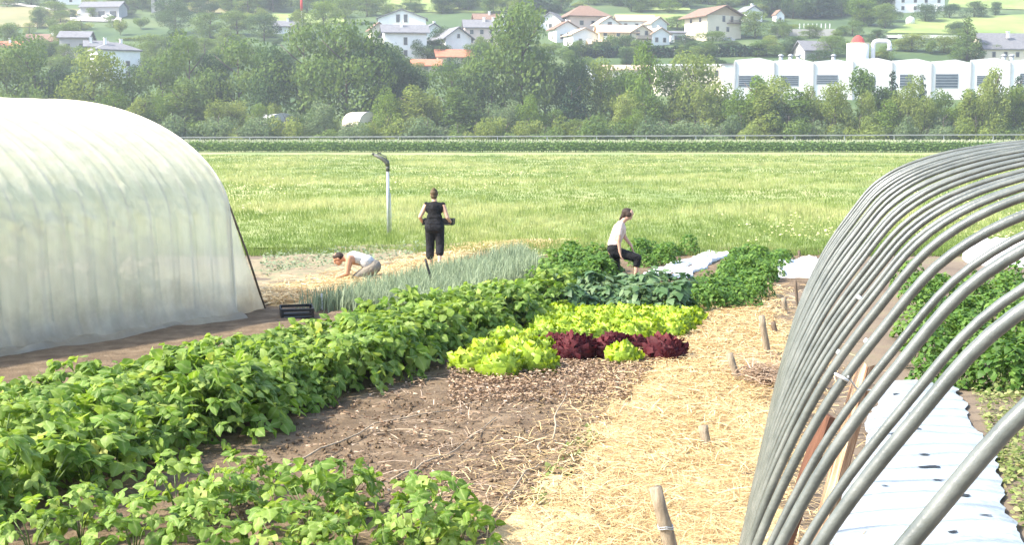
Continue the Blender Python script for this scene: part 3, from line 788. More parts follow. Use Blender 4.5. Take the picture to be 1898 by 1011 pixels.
# other leafy crops
def leaf_tmpl(wide, curl=.16, wave=0.0):
    v = LV.copy(); v[:, 0] *= wide; v[:, 2] += -curl * v[:, 1] ** 2 + wave * np.sin(v[:, 0] * 9 + v[:, 1] * 7); return (v, LF)
OV = [leaf_tmpl(.9), leaf_tmpl(1.1, .25), leaf_tmpl(1.0, .1)]
CB = [leaf_tmpl(.95, .35, .05), leaf_tmpl(.8, .5, .06), leaf_tmpl(1.0, .2, .05)]
POT_ME = [foliage_mesh("foliage", 210, .40, .05, .62, .105, M_POT, 80 + i, OV) for i in range(3)]
CAB_ME = [foliage_mesh("foliage", 120, .36, .06, .50, .17, M_CAB, 90 + i, CB) for i in range(3)]
def crop(name, meshes, p, sc, label, cat, group):
    root = empty(name, (p[0], p[1], 0), R.random() * 6.28); s = sc * R.uniform(.72, 1.2); root.scale = (s, s, s * R.uniform(.85, 1.15))
    tag(root, label, cat, group); link("stem", R.choice(STEM_ME), root); link("foliage", R.choice(meshes), root)
def crop_quad(name, meshes, quad, nu, nv, sc, label, cat, group, jit=.08):
    a, b, c, d = [at(*q) for q in quad]
    for j in range(nv):
        for i in range(nu):
            u, v = i / max(1, nu - 1), j / max(1, nv - 1)
            p = (a * (1 - u) + b * u) * (1 - v) + (d * (1 - u) + c * u) * v
            crop(name, meshes, (p.x + R.gauss(0, jit), p.y + R.gauss(0, jit)), sc, label, cat, group)
crop_quad("cabbage_plant", CAB_ME, [(1030, 588), (1255, 588), (1265, 556), (1030, 556)], 7, 4, .86, "blue green cabbage plant behind the lettuce block", "cabbage", "cabbages behind the lettuces")
crop_quad("potato_plant", POT_ME, [(1010, 545), (1105, 530), (1125, 505), (1040, 498)], 5, 6, .72, "leafy potato plant beside the kneeling person in black trousers", "potato plant", "potato plants by the kneeling person")
crop_quad("potato_plant", POT_ME, [(1190, 500), (1235, 492), (1256, 474), (1190, 476)], 4, 3, .66, "leafy potato plant in the clump behind the kneeling person", "potato plant", "potato plants behind the kneeling person", .16)
crop_quad("courgette_plant", POT_ME, [(1300, 585), (1385, 575), (1448, 488), (1375, 486)], 4, 14, .60, "green courgette plant in the row running along the path end", "courgette plant", "courgette plants along the path end")
crop_quad("courgette_plant", POT_ME, [(1720, 720), (1935, 728), (1935, 535), (1700, 545)], 6, 9, .72, "green leafy plant growing beyond the silver film inside the hoops", "leafy plant", "leafy plants inside the hoops")

# leeks
def leek_mesh():
    n = 11000
    tv = np.array([(-.5, 0, 0), (.5, 0, 0), (-.42, .04, .5), (.42, .04, .5), (-.2, .16, .85), (.2, .16, .85), (0, .34, 1.0)], float)
    tf = np.array([(0, 1, 3), (0, 3, 2), (2, 3, 5), (2, 5, 4), (4, 5, 6)])
    q = [at(556, 580), at(790, 592), at(1010, 510), at(965, 476)]
    u, v = NR.random(n), NR.random(n); u = np.round(u * 9) / 9 + NR.normal(size=n) * .02
    P = np.array([((q[0] * (1 - a) + q[1] * a) * (1 - b) + (q[3] * (1 - a) + q[2] * a) * b)[:] for a, b in zip(u, v)])
    S = np.stack([np.full(n, .017), .30 + .35 * NR.random(n), .24 + .24 * NR.random(n)], 1)
    return scatter(tv, tf, P, rot_zxz(NR.random(n) * 6.28, NR.normal(size=n) * .26), S, NR.random(n) * .9)
V, F, t = leek_mesh()
tag(link("leek_bed", arr_mesh("leek_bed", V, F, M_LEEK, t)), "blue green leek leaves in the dense bed behind the bean row", "leeks", kind="stuff")
# small weeds on the stubble and the tunnel floor
def weeds(n, quad, mat, size, name, label, hi=.12):
    a, b, c, d = [at(*q) for q in quad]; T = []
    for _ in range(n):
        u, v = R.random(), R.random(); p = (a * (1 - u) + b * u) * (1 - v) + (d * (1 - u) + c * u) * v; T.append((p.x, p.y, .01 + hi * R.random() ** 2))
    T = np.array(T); v, f, t = scatter(LV, LF, T, rot_zxz(NR.random(n) * 6.28, NR.normal(size=n) * .5 + .3), size * (.5 + NR.random(n)), NR.random(n))
    tag(link(name, arr_mesh(name, v, f, mat, t)), label, "weeds", kind="stuff")
weeds(3600, [(480, 515), (760, 485), (800, 455), (490, 474)], M_LEEK, .055, "weeds", "low grey green weeds on the stubble before the meadow")
weeds(4200, [(1885, 990), (2040, 990), (1960, 700), (1800, 720)], M_GRASS, .045, "weeds", "yellowish weeds beside the silver film")
weeds(500, [(960, 950), (1010, 950), (1120, 800), (1080, 800)], M_GRASS, .05, "weeds", "thin weeds along the edge of the straw path", .05)

# dry litter on the soil
def litter():
    n = 4600
    tv = np.array([(-.5, -.3, 0), (.5, -.25, .12), (.45, .3, 0), (-.4, .3, .15)], float); tf = np.array([(0, 1, 2), (0, 2, 3)])
    T = []
    while len(T) < n:
        if R.random() < .78: p = at(R.uniform(830, 1220), 680 + 75 * R.random() ** 1.3)
        else: p = at(R.uniform(560, 1120), R.uniform(720, 960))
        if p.x > bean_right(p.y) + .1 and p.x < path_x(p.y, .05): T.append((p.x, p.y, .05 + .05 * R.random()))
    T = np.array(T)
    S = np.stack([.02 + .06 * NR.random(n), .012 + .03 * NR.random(n), np.full(n, 1.0) * .10], 1)
    v, f, t = scatter(tv, tf, T, rot_zxz(NR.random(n) * 6.28, NR.normal(size=n) * .5), S, np.clip(.5 + .35 * NR.normal(size=n), 0, 1))
    tag(link("dry_leaf_litter", arr_mesh("dry_leaf_litter", v, f, M_DRY, t, False)), "dry pale leaf litter lying on the bare soil", "litter", kind="stuff")
    v, f, t = straw_mesh(650, lambda: (lambda q: (q.x, q.y, .05))(at(R.uniform(700, 1200), R.uniform(690, 950))), .1, .35, .005, .03)
    tag(link("dry_stem_litter", arr_mesh("dry_stem_litter", v, f, M_DRY, t)), "thin dry stems scattered over the bare soil", "litter", kind="stuff")
litter()
def clods():
    n = 2600; tv = np.array([(0, 0, 1), (.9, 0, .3), (.2, .95, .3), (-.85, .4, .3), (-.7, -.6, .3), (.35, -.9, .3), (0, 0, -.6)], float)
    tf = np.array([(0, 1, 2), (0, 2, 3), (0, 3, 4), (0, 4, 5), (0, 5, 1), (6, 2, 1), (6, 3, 2), (6, 4, 3), (6, 5, 4), (6, 1, 5)])
    T = []
    for _ in range(n):
        p = at(R.uniform(440, 1130), R.uniform(700, 1000)); T.append((p.x, p.y, .04 + .015 * R.random()))
    v, f, t = scatter(tv, tf, np.array(T), rot_zxz(NR.random(n) * 6.28, NR.random(n) * 6.28), .008 + .022 * NR.random(n) ** 4)
    tag(link("soil_clods", arr_mesh("soil_clods", v, f, M_SOIL, None, False)), "small clods of earth on the bare soil", "clods", kind="stuff")
clods()
for k, (pts, lb) in enumerate([([(500, 905), (600, 850), (700, 800), (830, 778)], "long dry vine lying across the bare soil, nearest the beans"),
                               ([(730, 905), (780, 880), (850, 850), (915, 790)], "thick dry vine lying on the middle of the bare soil"),
                               ([(1030, 835), (1033, 812), (1048, 785)], "white bent stalk sticking up near the straw path"),
                               ([(905, 975), (970, 900), (1010, 865)], "dry vine along the lower edge of the bare soil"),
                               ([(960, 742), (1000, 750), (1025, 756)], "pale dry twig below the lettuces"),
                               ([(995, 840), (1003, 858)], "short white stalk piece beside the bent white stalk"),
                               ([(690, 812), (760, 815), (800, 826)], "thin dry twig crossing the long vine")]):
    P = []
    for i, q in enumerate(pts):
        p = at(*q); P.append(p + Vector((R.uniform(-.03, .03), R.uniform(-.05, .05), .07 + .02 * R.random() + (.12 * i if k == 2 else 0))))
    fine = []
    for i in range(len(P) - 1):
        for f in (0, .33, .66): fine.append(P[i].lerp(P[i + 1], f) + Vector((R.gauss(0, .015), R.gauss(0, .03), R.gauss(0, .01))))
    fine.append(P[-1])
    tag(MB().tube(fine, [.010 - .005 * i / len(fine) for i in range(len(fine))], 6).build("dry_vine", M_VINE, smooth=True), lb, "vine", "dry vines on the soil")
def straw_tuft():
    n = 900; c = at(1422, 716)
    v, f, t = straw_mesh(n, lambda: (c.x + R.gauss(0, .17), c.y + R.gauss(0, .25), .03 + abs(R.gauss(0, .10))), .12, .35, .007, .05)
    tag(link("straw_heap", arr_mesh("straw_heap", v, f, M_DRY, t)), "tangled brown straw heap at the foot of the hoops", "straw heap", kind="stuff")
straw_tuft()

# white sheets of fleece on the far beds
def fleece(name, quad, label, seed, hgt=.10):
    a, b, c, d = [at(*q) for q in quad]
    o = grid_sheet(name, [a, b, c, d], 36, 60, M_WHITE, .04, hgt, 6.0, seed, True, .10); tag(o, label, "fleece")
fleece("fleece_strip", [(1192, 514), (1228, 516), (1330, 473), (1308, 471)], "narrow white fleece strip next to the kneeling person", 61, .07)
fleece("fleece_strip", [(1238, 519), (1278, 518), (1350, 475), (1333, 474)], "white fleece strip against the courgette row", 64, .07)
fleece("fleece_sheet", [(1430, 520), (1530, 520), (1530, 494), (1438, 496)], "crumpled white sheet at the end of the straw path", 62, .22)
fleece("fleece_sheet", [(1790, 492), (1960, 500), (1960, 455), (1785, 462)], "white sheet seen through the hoops beside the meadow", 63, .3)

# ================================================================== STAKES, CRATE, SPRINKLER
def stake(bx, by, tx, ty, r, mat, label, square=False, name="wooden_stake"):
    b = at(bx, by); t = at_y(tx, ty, b.y + R.uniform(-.03, .03)); b0 = b + (b - t).normalized() * .06
    m = MB(); L = (t - b0).length; n = 4 if square else 9; pts = []; rr = []
    for i in range(6):
        f = i / 5; pts.append(b0.lerp(t, f) + Vector((R.gauss(0, r * .06), R.gauss(0, r * .06), 0))); rr.append(r * R.uniform(.94, 1.06))
    m.tube(pts, rr, n); o = m.build(name, mat, smooth=not square)
    return tag(o, label, "stake", "stakes of the garden")
s1 = stake(1262, 1090, 1215, 905, .043, M_WOOD, "thick grey wooden stake with wire round it, lowest on the path")
for zf in (.62, .60):
    p0 = at(1262, 1090); tt = at_y(1215, 905, p0.y); c = p0.lerp(tt, zf)
    MB().tube([c + Vector((.047 * math.cos(a), .047 * math.sin(a), .006 * math.sin(3 * a))) for a in np.linspace(0, 2 * PI, 13)], .004, 5).build("wire", M_GALV, s1, True)
stake(1312, 838, 1303, 790, .045, M_WOOD, "short wooden stake alone in the middle of the straw path")
stake(1370, 713, 1352, 656, .04, M_WOOD, "leaning wooden stake beside the tangled straw heap")
stake(1424, 661, 1411, 586, .043, M_WOOD, "tallest upright wooden stake near the far hoops")
stake(1439, 626, 1433, 597, .035, M_WOODD, "thin dark stub stake just behind the tallest stake")
stake(1456, 581, 1452, 553, .04, M_WOOD, "stubby wooden stake between the tallest stake and the white sheet")
stake(1479, 573, 1474, 520, .025, M_WOODD, "slender dark stake in front of the crumpled white sheet")
stake(1483, 495, 1481, 465, .03, M_WOODD, "small dark stake at the meadow edge behind the white sheet")
stake(1255, 582, 1254, 541, .018, M_WHITE, "white marker stake behind the lettuce block", True, "marker_stake")
stake(597, 578, 596, 545, .018, M_WHITE, "thin white marker stick in front of the leeks", True, "marker_stake")
stake(808, 548, 788, 480, .022, M_BLACK, "leaning black rod between the leeks and the beans", False, "metal_rod")

def crate(name, loc, rz, size, label, tilt=0.0):
    w, d, h = size; root = empty(name, loc, rz); root.rotation_euler = (tilt, 0, rz); tag(root, label, "crate")
    MB().box((0, 0, .012), (w, d, .02)).build("base", M_BLACK, root)
    for sx in (-1, 1):
        for sy in (-1, 1): MB().box((sx * (w / 2 - .02), sy * (d / 2 - .02), h / 2), (.04, .04, h)).build("corner_post", M_BLACK, root)
    for z in (h * .38, h - .022):
        for sy in (-1, 1): MB().box((0, sy * (d / 2 - .006), z), (w - .08, .014, .042)).build("side_slat", M_BLACK, root)
        for sx in (-1, 1): MB().box((sx * (w / 2 - .006), 0, z), (.014, d - .08, .042)).build("end_slat", M_BLACK, root)
    return root
p = at(550, 590); crate("plastic_crate", (p.x, p.y, .03), .25, (.50, .36, .15), "empty black plastic crate on the ground by the polytunnel end", .08)

def sprinkler():
    p = at(720, 437); root = empty("sprinkler", p); tag(root, "tall irrigation sprinkler on a grey post in the meadow", "sprinkler")
    MB().tube([(0, 0, -.05), (0, 0, 1.85)], [.045, .042], 10).build("post", M_GALV, root, True)
    MB().tube([(.07, 0, -.05), (.075, 0, .6), (.06, 0, 1.2)], .014, 6).build("brace", M_GALV, root, True)
    MB().tube([(0, 0, 1.82), (0, 0, 1.98)], [.06, .05], 10).build("swivel", M_DARKMETAL, root, True)
    h = MB().tube([(0, 0, 1.96), (-.02, 0, 2.06), (-.14, 0, 2.16), (-.38, 0, 2.28)], [.06, .075, .06, .045], 9).build("barrel", M_DARKMETAL, root, True)
    MB().tube([(-.38, 0, 2.28), (-.44, 0, 2.31)], [.042, .036], 9).build("nozzle", M_DARKMETAL, h, True)
    MB().tube([(-.02, 0, 2.10), (-.05, .02, 2.22), (-.22, .03, 2.30)], .018, 6).build("rocker_arm", M_DARKMETAL, root, True)
    MB().box((-.24, .03, 2.31), (.10, .05, .05)).build("spoon", M_DARKMETAL, root)
sprinkler()

# ================================================================== PEOPLE
def cap_prim(bm, p0, p1, r0, r1, flat=1.0, fdir=None, n=14):
    """tapered limb with round ends"""
    p0, p1 = Vector(p0), Vector(p1); d = (p1 - p0); L = d.length; d.normalize()
    a = Vector(fdir) if fdir is not None else d.orthogonal()
    a = (a - d * a.dot(d)).normalized(); w = d.cross(a); rings = []
    prof = [(-r0 * math.cos(t), r0 * math.sin(t)) for t in np.linspace(.25, PI / 2, 4)] + [(L + r1 * math.sin(t), r1 * math.cos(t)) for t in np.linspace(0, PI / 2 - .25, 4)]
    for s, r in prof:
        rings.append([bm.verts.new(p0 + d * s + (a * math.cos(2 * PI * k / n) * flat + w * math.sin(2 * PI * k / n)) * r) for k in range(n)])
    for i in range(len(rings) - 1):
        for k in range(n): bm.faces.new((rings[i][k], rings[i][(k + 1) % n], rings[i + 1][(k + 1) % n], rings[i + 1][k]))
    bm.faces.new(rings[0][::-1]); bm.faces.new(rings[-1])
def ell(bm, c, rad, rot=None):
    M = Matrix.Translation(Vector(c)) @ (rot.to_matrix().to_4x4() if rot is not None else Matrix.Identity(4)) @ Matrix.Diagonal((*rad, 1))
    bmesh.ops.create_uvsphere(bm, u_segments=18, v_segments=12, radius=1, matrix=M)
def person_mesh(name, build, mat, parent, vox=.009, smooth=3):
    bm = bmesh.new(); build(bm); me = bpy.data.meshes.new(name)
    bmesh.ops.recalc_face_normals(bm, faces=bm.faces[:]); bm.to_mesh(me); bm.free(); me.materials.append(mat)
    o = link(name, me, parent)
    r = o.modifiers.new("remesh", 'REMESH'); r.mode = 'VOXEL'; r.voxel_size = vox; r.use_smooth_shade = True
    s = o.modifiers.new("smooth", 'SMOOTH'); s.iterations = smooth; s.factor = .5
    return o
def head(bm, c, look, up=(0, 0, 1), k=1.0):
    """skull, jaw, nose, chin, ears, brow; look = facing direction"""
    f = Vector(look).normalized(); u = Vector(up); u = (u - f * u.dot(f)).normalized(); r = u.cross(f) * -1
    q = Matrix((r, f, u)).transposed().to_quaternion(); c = Vector(c)
    P = lambda x, y, z: c + (r * x + f * y + u * z) * k
    ell(bm, P(0, -.012, .03), (.073 * k, .092 * k, .085 * k), q); ell(bm, P(0, .028, -.045), (.055 * k, .06 * k, .065 * k), q)
    ell(bm, P(0, .062, -.088), (.024 * k, .022 * k, .02 * k), q)
    cap_prim(bm, P(0, .086, .012), P(0, .104, -.024), .009 * k, .014 * k)
    ell(bm, P(0, .084, -.056), (.024 * k, .012 * k, .009 * k), q)
    for s in (-1, 1):
        ell(bm, P(s * .074, -.008, -.005), (.011 * k, .022 * k, .032 * k), q); ell(bm, P(s * .03, .078, .022), (.021 * k, .013 * k, .010 * k), q)
    return P, q
def eyes(parent, P):
    for s in (-1, 1):
        bm = bmesh.new(); bmesh.ops.create_uvsphere(bm, u_segments=10, v_segments=8, radius=.0115, matrix=Matrix.Translation(P(s * .031, .083, .008)))
        me = bpy.data.meshes.new("eye"); bm.to_mesh(me); bm.free(); me.materials.append(M_HAIR); link("eye", me, parent)
def hand(bm, wrist, d, palm_n, side, curl=.5):
    """palm and five unequal bent fingers; d = finger direction, palm_n = palm normal, side = thumb side vector"""
    d = Vector(d).normalized(); n = Vector(palm_n); n = (n - d * n.dot(d)).normalized(); s = Vector(side); s = (s - d * s.dot(d) - n * s.dot(n)).normalized(); w = Vector(wrist)
    cap_prim(bm, w, w + d * .075, .030, .038, .45, n)
    for k, L in enumerate((.068, .076, .072, .058)):
        b = w + d * .085 + s * (.030 - .020 * k); m1 = b + d * L * .45 + n * L * .18 * curl * 2; e = m1 + (d * (1 - curl) + n * curl).normalized() * L * .55
        cap_prim(bm, b - d * .015, m1, .010, .0092, n=8); cap_prim(bm, m1, e, .0092, .008, n=8)
    b = w + d * .025 + s * .026; m1 = b + (s * .7 + d * .6 + n * .3).normalized() * .04; e = m1 + (d * .9 + s * .15 + n * .4).normalized() * .032
    cap_prim(bm, b, m1, .013, .011, n=8); cap_prim(bm, m1, e, .011, .009, n=8)

def woman_vest():
    p = at(806, 500); root = empty("person", (p.x, p.y, .02), -.08)
    tag(root, "person seen from behind in black sleeveless top and cropped trousers, carrying a crate", "person")
    hips = Vector((0, 0, .90)); neck = Vector((0, .03, 1.40)); hd = Vector((-.01, .055, 1.555))
    SH = {-1: Vector((-.175, .02, 1.345)), 1: Vector((.175, .02, 1.345))}; EL = {-1: Vector((-.30, -.03, 1.09)), 1: Vector((.275, -.03, 1.08))}
    WR = {-1: Vector((-.30, .19, .985)), 1: Vector((.315, .20, .975))}
    HJ = {-1: Vector((-.095, 0, .88)), 1: Vector((.095, 0, .88))}; KN = {-1: Vector((-.10, .05, .49)), 1: Vector((.115, -.01, .48))}; AN = {-1: Vector((-.105, .0, .09)), 1: Vector((.125, -.20, .15))}
    def body(bm):
        head(bm, hd, (0, 1, -.25), k=.98); cap_prim(bm, (0, .01, 1.33), hd - Vector((0, .02, .05)), .062, .052)
        cap_prim(bm, (-.10, .01, 1.28), (.10, .01, 1.28), .095, .095, .8, (0, 1, 0)); cap_prim(bm, (0, .0, 1.28), (0, 0, 1.06), .13, .115, .75, (0, 1, 0)); cap_prim(bm, (-.06, -.01, .93), (.06, -.01, .93), .125, .125)
        for s in (-1, 1):
            cap_prim(bm, SH[s], EL[s], .055, .041); cap_prim(bm, EL[s], WR[s], .042, .027); hand(bm, WR[s], (-s * .1, .9, -.25), (-s, 0, 0), (0, .2, 1), .75)
            cap_prim(bm, HJ[s], KN[s], .092, .058); cap_prim(bm, KN[s], AN[s], .058, .036); ell(bm, KN[s].lerp(AN[s], .3) + Vector((0, -.015, 0)), (.046, .05, .11))
            cap_prim(bm, AN[s] + Vector((0, -.03, -.03)), AN[s] + Vector((.02 * s, .15, -.065)), .036, .030)
    person_mesh("body", body, M_SKIN, root)
    def vest(bm):
        cap_prim(bm, (-.11, .01, 1.335), (.11, .01, 1.335), .070, .070, .95, (0, 0, 1)); cap_prim(bm, (-.10, .01, 1.27), (.10, .01, 1.27), .112, .112, .85, (0, 1, 0))
        cap_prim(bm, (0, 0, 1.27), (0, 0, 1.08), .155, .135, .8, (0, 1, 0)); cap_prim(bm, (-.05, -.01, 1.08), (.05, -.01, 1.08), .115, .115); cap_prim(bm, (-.065, -.01, .99), (.065, -.01, .99), .125, .125)
        for s in (-1, 1): cap_prim(bm, SH[s] + Vector((0, 0, .005)), SH[s].lerp(EL[s], .06), .056, .052)
    person_mesh("vest", vest, M_CLOTHBLK, root)
    def trou(bm):
        cap_prim(bm, (-.07, -.01, .95), (.07, -.01, .95), .135, .135); cap_prim(bm, (-.085, -.035, .87), (.085, -.035, .87), .125, .125)
        for s in (-1, 1):
            cap_prim(bm, HJ[s], KN[s], .115, .092); cap_prim(bm, KN[s], KN[s].lerp(AN[s], .40 if s > 0 else .55) + Vector((0, -.015, 0)), .092, .088)
    person_mesh("trousers", trou, M_CLOTHNAVY, root)
    def hair(bm):
        ell(bm, hd + Vector((0, -.022, .038)), (.084, .098, .092)); ell(bm, hd + Vector((0, -.05, -.03)), (.072, .06, .07)); ell(bm, hd + Vector((.0, -.06, .11)), (.042, .045, .04))
    person_mesh("hair", hair, M_HAIRL, root)
    for s in (-1, 1):
        person_mesh("shoe", lambda bm: (cap_prim(bm, AN[s] + Vector((0, -.04, -.045)), AN[s] + Vector((.02 * s, .15, -.068)), .044, .036), ell(bm, AN[s] + Vector((0, -.02, -.02)), (.045, .055, .04))), M_SHOE, root)
    return root
w1 = woman_vest()
cr = crate("plastic_crate", w1.matrix_basis @ Vector((.03, .42, .90)), -.08, (.66, .40, .13), "flat black crate held by the person in the black sleeveless top")

def woman_kneel():
    p = at(1140, 521); root = empty("person", (p.x, p.y, .02), -.12)        # local +x is the way she faces (right)
    tag(root, "person in pale pink top and black trousers kneeling on one knee by the potatoes", "person")
    hip = Vector((-.03, 0, .58)); ch = Vector((.075, 0, .98)); hd = Vector((.245, 0, 1.27)); nk = Vector((.135, 0, 1.13))
    SH = {-1: Vector((.10, .17, 1.08)), 1: Vector((.10, -.17, 1.08))}
    EL = {-1: Vector((.17, .20, .82)), 1: Vector((.07, -.225, .80))}; WR = {-1: Vector((.31, .12, .65)), 1: Vector((.10, -.21, .55))}
    HJ = {-1: Vector((-.02, .09, .56)), 1: Vector((-.01, -.09, .56))}; KN = {-1: Vector((.0, .11, .10)), 1: Vector((.43, -.12, .44))}; AN = {-1: Vector((-.40, .11, .06)), 1: Vector((.40, -.13, .09))}
    def body(bm):
        head(bm, hd, (.8, -.2, -.9), (.75, 0, .65), k=.98); cap_prim(bm, nk, hd + Vector((-.03, 0, -.04)), .058, .05)
        cap_prim(bm, (.085, -.09, 1.04), (.085, .09, 1.04), .09, .09); cap_prim(bm, ch, (-.02, 0, .75), .125, .11, .85, (1, 0, 0)); cap_prim(bm, hip + Vector((0, -.06, 0)), hip + Vector((0, .06, 0)), .12, .12)
        for s in (-1, 1):
            cap_prim(bm, SH[s], EL[s], .052, .04); cap_prim(bm, EL[s], WR[s], .041, .027); hand(bm, WR[s], (.25, s * .0, -1), (.9, 0, .2), (0, s, 0), .45)
            cap_prim(bm, HJ[s], KN[s], .088, .057); cap_prim(bm, KN[s], AN[s], .056, .036)
            cap_prim(bm, AN[s] + Vector((-.03, 0, -.03)), AN[s] + (Vector((.16, 0, -.05)) if s > 0 else Vector((-.12, 0, -.02))), .036, .03)
    person_mesh("body", body, M_SKIN, root)
    def top(bm):
        cap_prim(bm, (.095, -.105, 1.07), (.095, .105, 1.07), .082, .082); cap_prim(bm, (.08, -.085, 1.0), (.08, .085, 1.0), .112, .112); cap_prim(bm, ch, (-.02, 0, .72), .145, .135, .9, (1, 0, 0)); cap_prim(bm, (-.025, -.04, .70), (-.025, .04, .70), .125, .125)
        for s in (-1, 1): cap_prim(bm, SH[s], SH[s].lerp(EL[s], .62), .066, .058)
    person_mesh("top", top, M_CLOTHPINK, root)
    def trou(bm):
        cap_prim(bm, hip + Vector((0, -.07, .03)), hip + Vector((0, .07, .03)), .132, .132)
        for s in (-1, 1): cap_prim(bm, HJ[s], KN[s], .112, .085); cap_prim(bm, KN[s], KN[s].lerp(AN[s], .35), .082, .07)
    person_mesh("trousers", trou, M_CLOTHBLK, root)
    def hair(bm):
        ell(bm, hd + Vector((-.035, 0, .042)), (.098, .086, .09)); ell(bm, hd + Vector((-.08, 0, .0)), (.05, .07, .075)); ell(bm, hd + Vector((-.02, 0, .07)), (.085, .075, .06)); cap_prim(bm, hd + Vector((-.09, 0, .0)), hd + Vector((-.15, 0, -.09)), .05, .03)
        ell(bm, hd + Vector((.005, -.075, .01)), (.06, .02, .055)); ell(bm, hd + Vector((.005, .075, .01)), (.06, .02, .055))
    person_mesh("hair", hair, M_HAIR, root)
    for s in (-1, 1):
        person_mesh("shoe", lambda bm: cap_prim(bm, AN[s] + Vector((-.04, 0, -.045)), AN[s] + (Vector((.16, 0, -.055)) if s > 0 else Vector((-.13, 0, -.02))), .043, .036), M_SHOE, root)
woman_kneel()

def man_bent():
    p = at(655, 523); root = empty("person", (p.x, p.y, .02), .0)            # faces left (-x), bent to the ground
    tag(root, "person in pale grey sleeveless top bent low over the straw by the leeks", "person")
    sh = Vector((-.06, 0, .455)); hip = Vector((.36, .03, .28)); hd = Vector((-.285, -.02, .43))
    SH = {-1: Vector((-.05, -.18, .45)), 1: Vector((-.05, .19, .45))}; EL = {-1: Vector((-.09, -.24, .17)), 1: Vector((-.14, .24, .18))}; WR = {-1: Vector((-.30, -.16, .08)), 1: Vector((-.33, .16, .08))}
    HJ = {-1: Vector((.37, -.10, .25)), 1: Vector((.37, .13, .25))}; KN = {-1: Vector((.08, -.17, .09)), 1: Vector((.08, .22, .09))}; AN = {-1: Vector((.40, -.14, .07)), 1: Vector((.40, .18, .07))}
    def body(bm):
        head(bm, hd, (-.75, -.10, -.65), (-.65, 0, .75), 1.05); cap_prim(bm, sh + Vector((.02, 0, 0)), hd + Vector((.05, 0, 0)), .072, .06)
        cap_prim(bm, (-.03, -.12, .43), (-.03, .13, .43), .10, .10); cap_prim(bm, (.0, 0, .43), (.23, .02, .38), .145, .13, .8, (0, 0, 1)); cap_prim(bm, hip + Vector((0, -.07, 0)), hip + Vector((0, .07, 0)), .13, .13)
        for s in (-1, 1):
            cap_prim(bm, SH[s], EL[s], .066, .05); cap_prim(bm, EL[s], WR[s], .05, .033); hand(bm, WR[s], (-1, -s * .1, -.25), (0, 0, -1), (0, -s, 0), .5)
            cap_prim(bm, HJ[s], KN[s], .098, .065); cap_prim(bm, KN[s], AN[s], .06, .042); cap_prim(bm, AN[s], AN[s] + Vector((.14, 0, -.03)), .042, .034)
    person_mesh("body", body, M_SKINTAN, root)
    def shirt(bm):
        cap_prim(bm, (-.015, -.085, .455), (-.015, .085, .455), .10, .10); cap_prim(bm, (.04, 0, .45), (.24, .02, .39), .165, .15, .78, (0, 0, 1)); cap_prim(bm, (.26, -.05, .37), (.26, .09, .37), .135, .135); cap_prim(bm, hip + Vector((-.03, -.05, .02)), hip + Vector((-.03, .06, .02)), .135, .135)
    person_mesh("tank_top", shirt, M_CLOTHGREY, root)
    def trou(bm):
        cap_prim(bm, hip + Vector((.03, -.07, -.01)), hip + Vector((.03, .07, -.01)), .142, .142)
        for s in (-1, 1): cap_prim(bm, HJ[s], KN[s], .115, .082); cap_prim(bm, KN[s], KN[s].lerp(AN[s], .8), .078, .06)
    person_mesh("trousers", trou, M_CLOTHKHAKI, root)
    def hair(bm):
        ell(bm, hd + Vector((.015, 0, .045)), (.098, .088, .085)); ell(bm, hd + Vector((-.045, 0, .035)), (.06, .075, .06))
    person_mesh("hair", hair, M_HAIR, root)
    for s in (-1, 1):
        person_mesh("shoe", lambda bm: cap_prim(bm, AN[s] + Vector((.02, 0, -.01)), AN[s] + Vector((.18, 0, -.035)), .05, .042), M_SHOE, root)
man_bent()

# ================================================================== FAR SIDE: maize, guard rail, trees, village
def maize():
    lv = []; lf = []; k = 0
    def add(vs, fs):
        nonlocal k
        lv.extend(vs); lf.extend([tuple(i + k for i in f) for f in fs]); k += len(vs)
    for i in range(9):
        a = i * 2.4; c, s = math.cos(a), math.sin(a); z = .25 + .17 * i; L = .62
        add([(-.06 * s, .06 * c, z), (.06 * s, -.06 * c, z), (c * L * .6 - .07 * s, s * L * .6 + .07 * c, z + .32), (c * L, s * L, z + .05)], [(0, 1, 2), (1, 3, 2)])
    add([(-.04, 0, 0), (.04, 0, 0), (0, .0, 1.75)], [(0, 1, 2)])
    tv = np.array(lv, float); tf = np.array(lf)
    T = []
    for row in range(7):
        y = 220 + row * 1.1
        for x in np.arange(-105, 112, .42): T.append((x + R.gauss(0, .06), y - .03 * x + R.gauss(0, .12), 0))
    T = np.array(T); n = len(T); sc = .94 + .16 * NR.random(n)
    v, f, t = scatter(tv, tf, T, rot_zxz(NR.random(n) * 6.28, NR.normal(size=n) * .04), sc, NR.random(n) * .9)
    tag(link("maize_field", arr_mesh("maize_field", v, f, M_MAIZE, t)), "long strip of tall green maize at the far edge of the meadow", "maize", kind="stuff")
    tv = np.array([(-.22, 0, -.1), (.22, 0, -.1), (0, 0, .38), (0, -.22, -.05), (0, .22, -.05), (.1, .05, .35)], float); tf = np.array([(0, 1, 2), (3, 4, 5)])
    T2 = T.copy(); T2[:, 2] = 1.80 * sc
    v, f, t = scatter(tv, tf, T2, rot_zxz(NR.random(n) * 6.28, NR.normal(size=n) * .1), np.full(n, .9), NR.random(n))
    tag(link("maize_tassels", arr_mesh("maize_tassels", v, f, M_TASSEL, t)), "pale tassels topping the distant maize strip", "maize", kind="stuff")
maize()
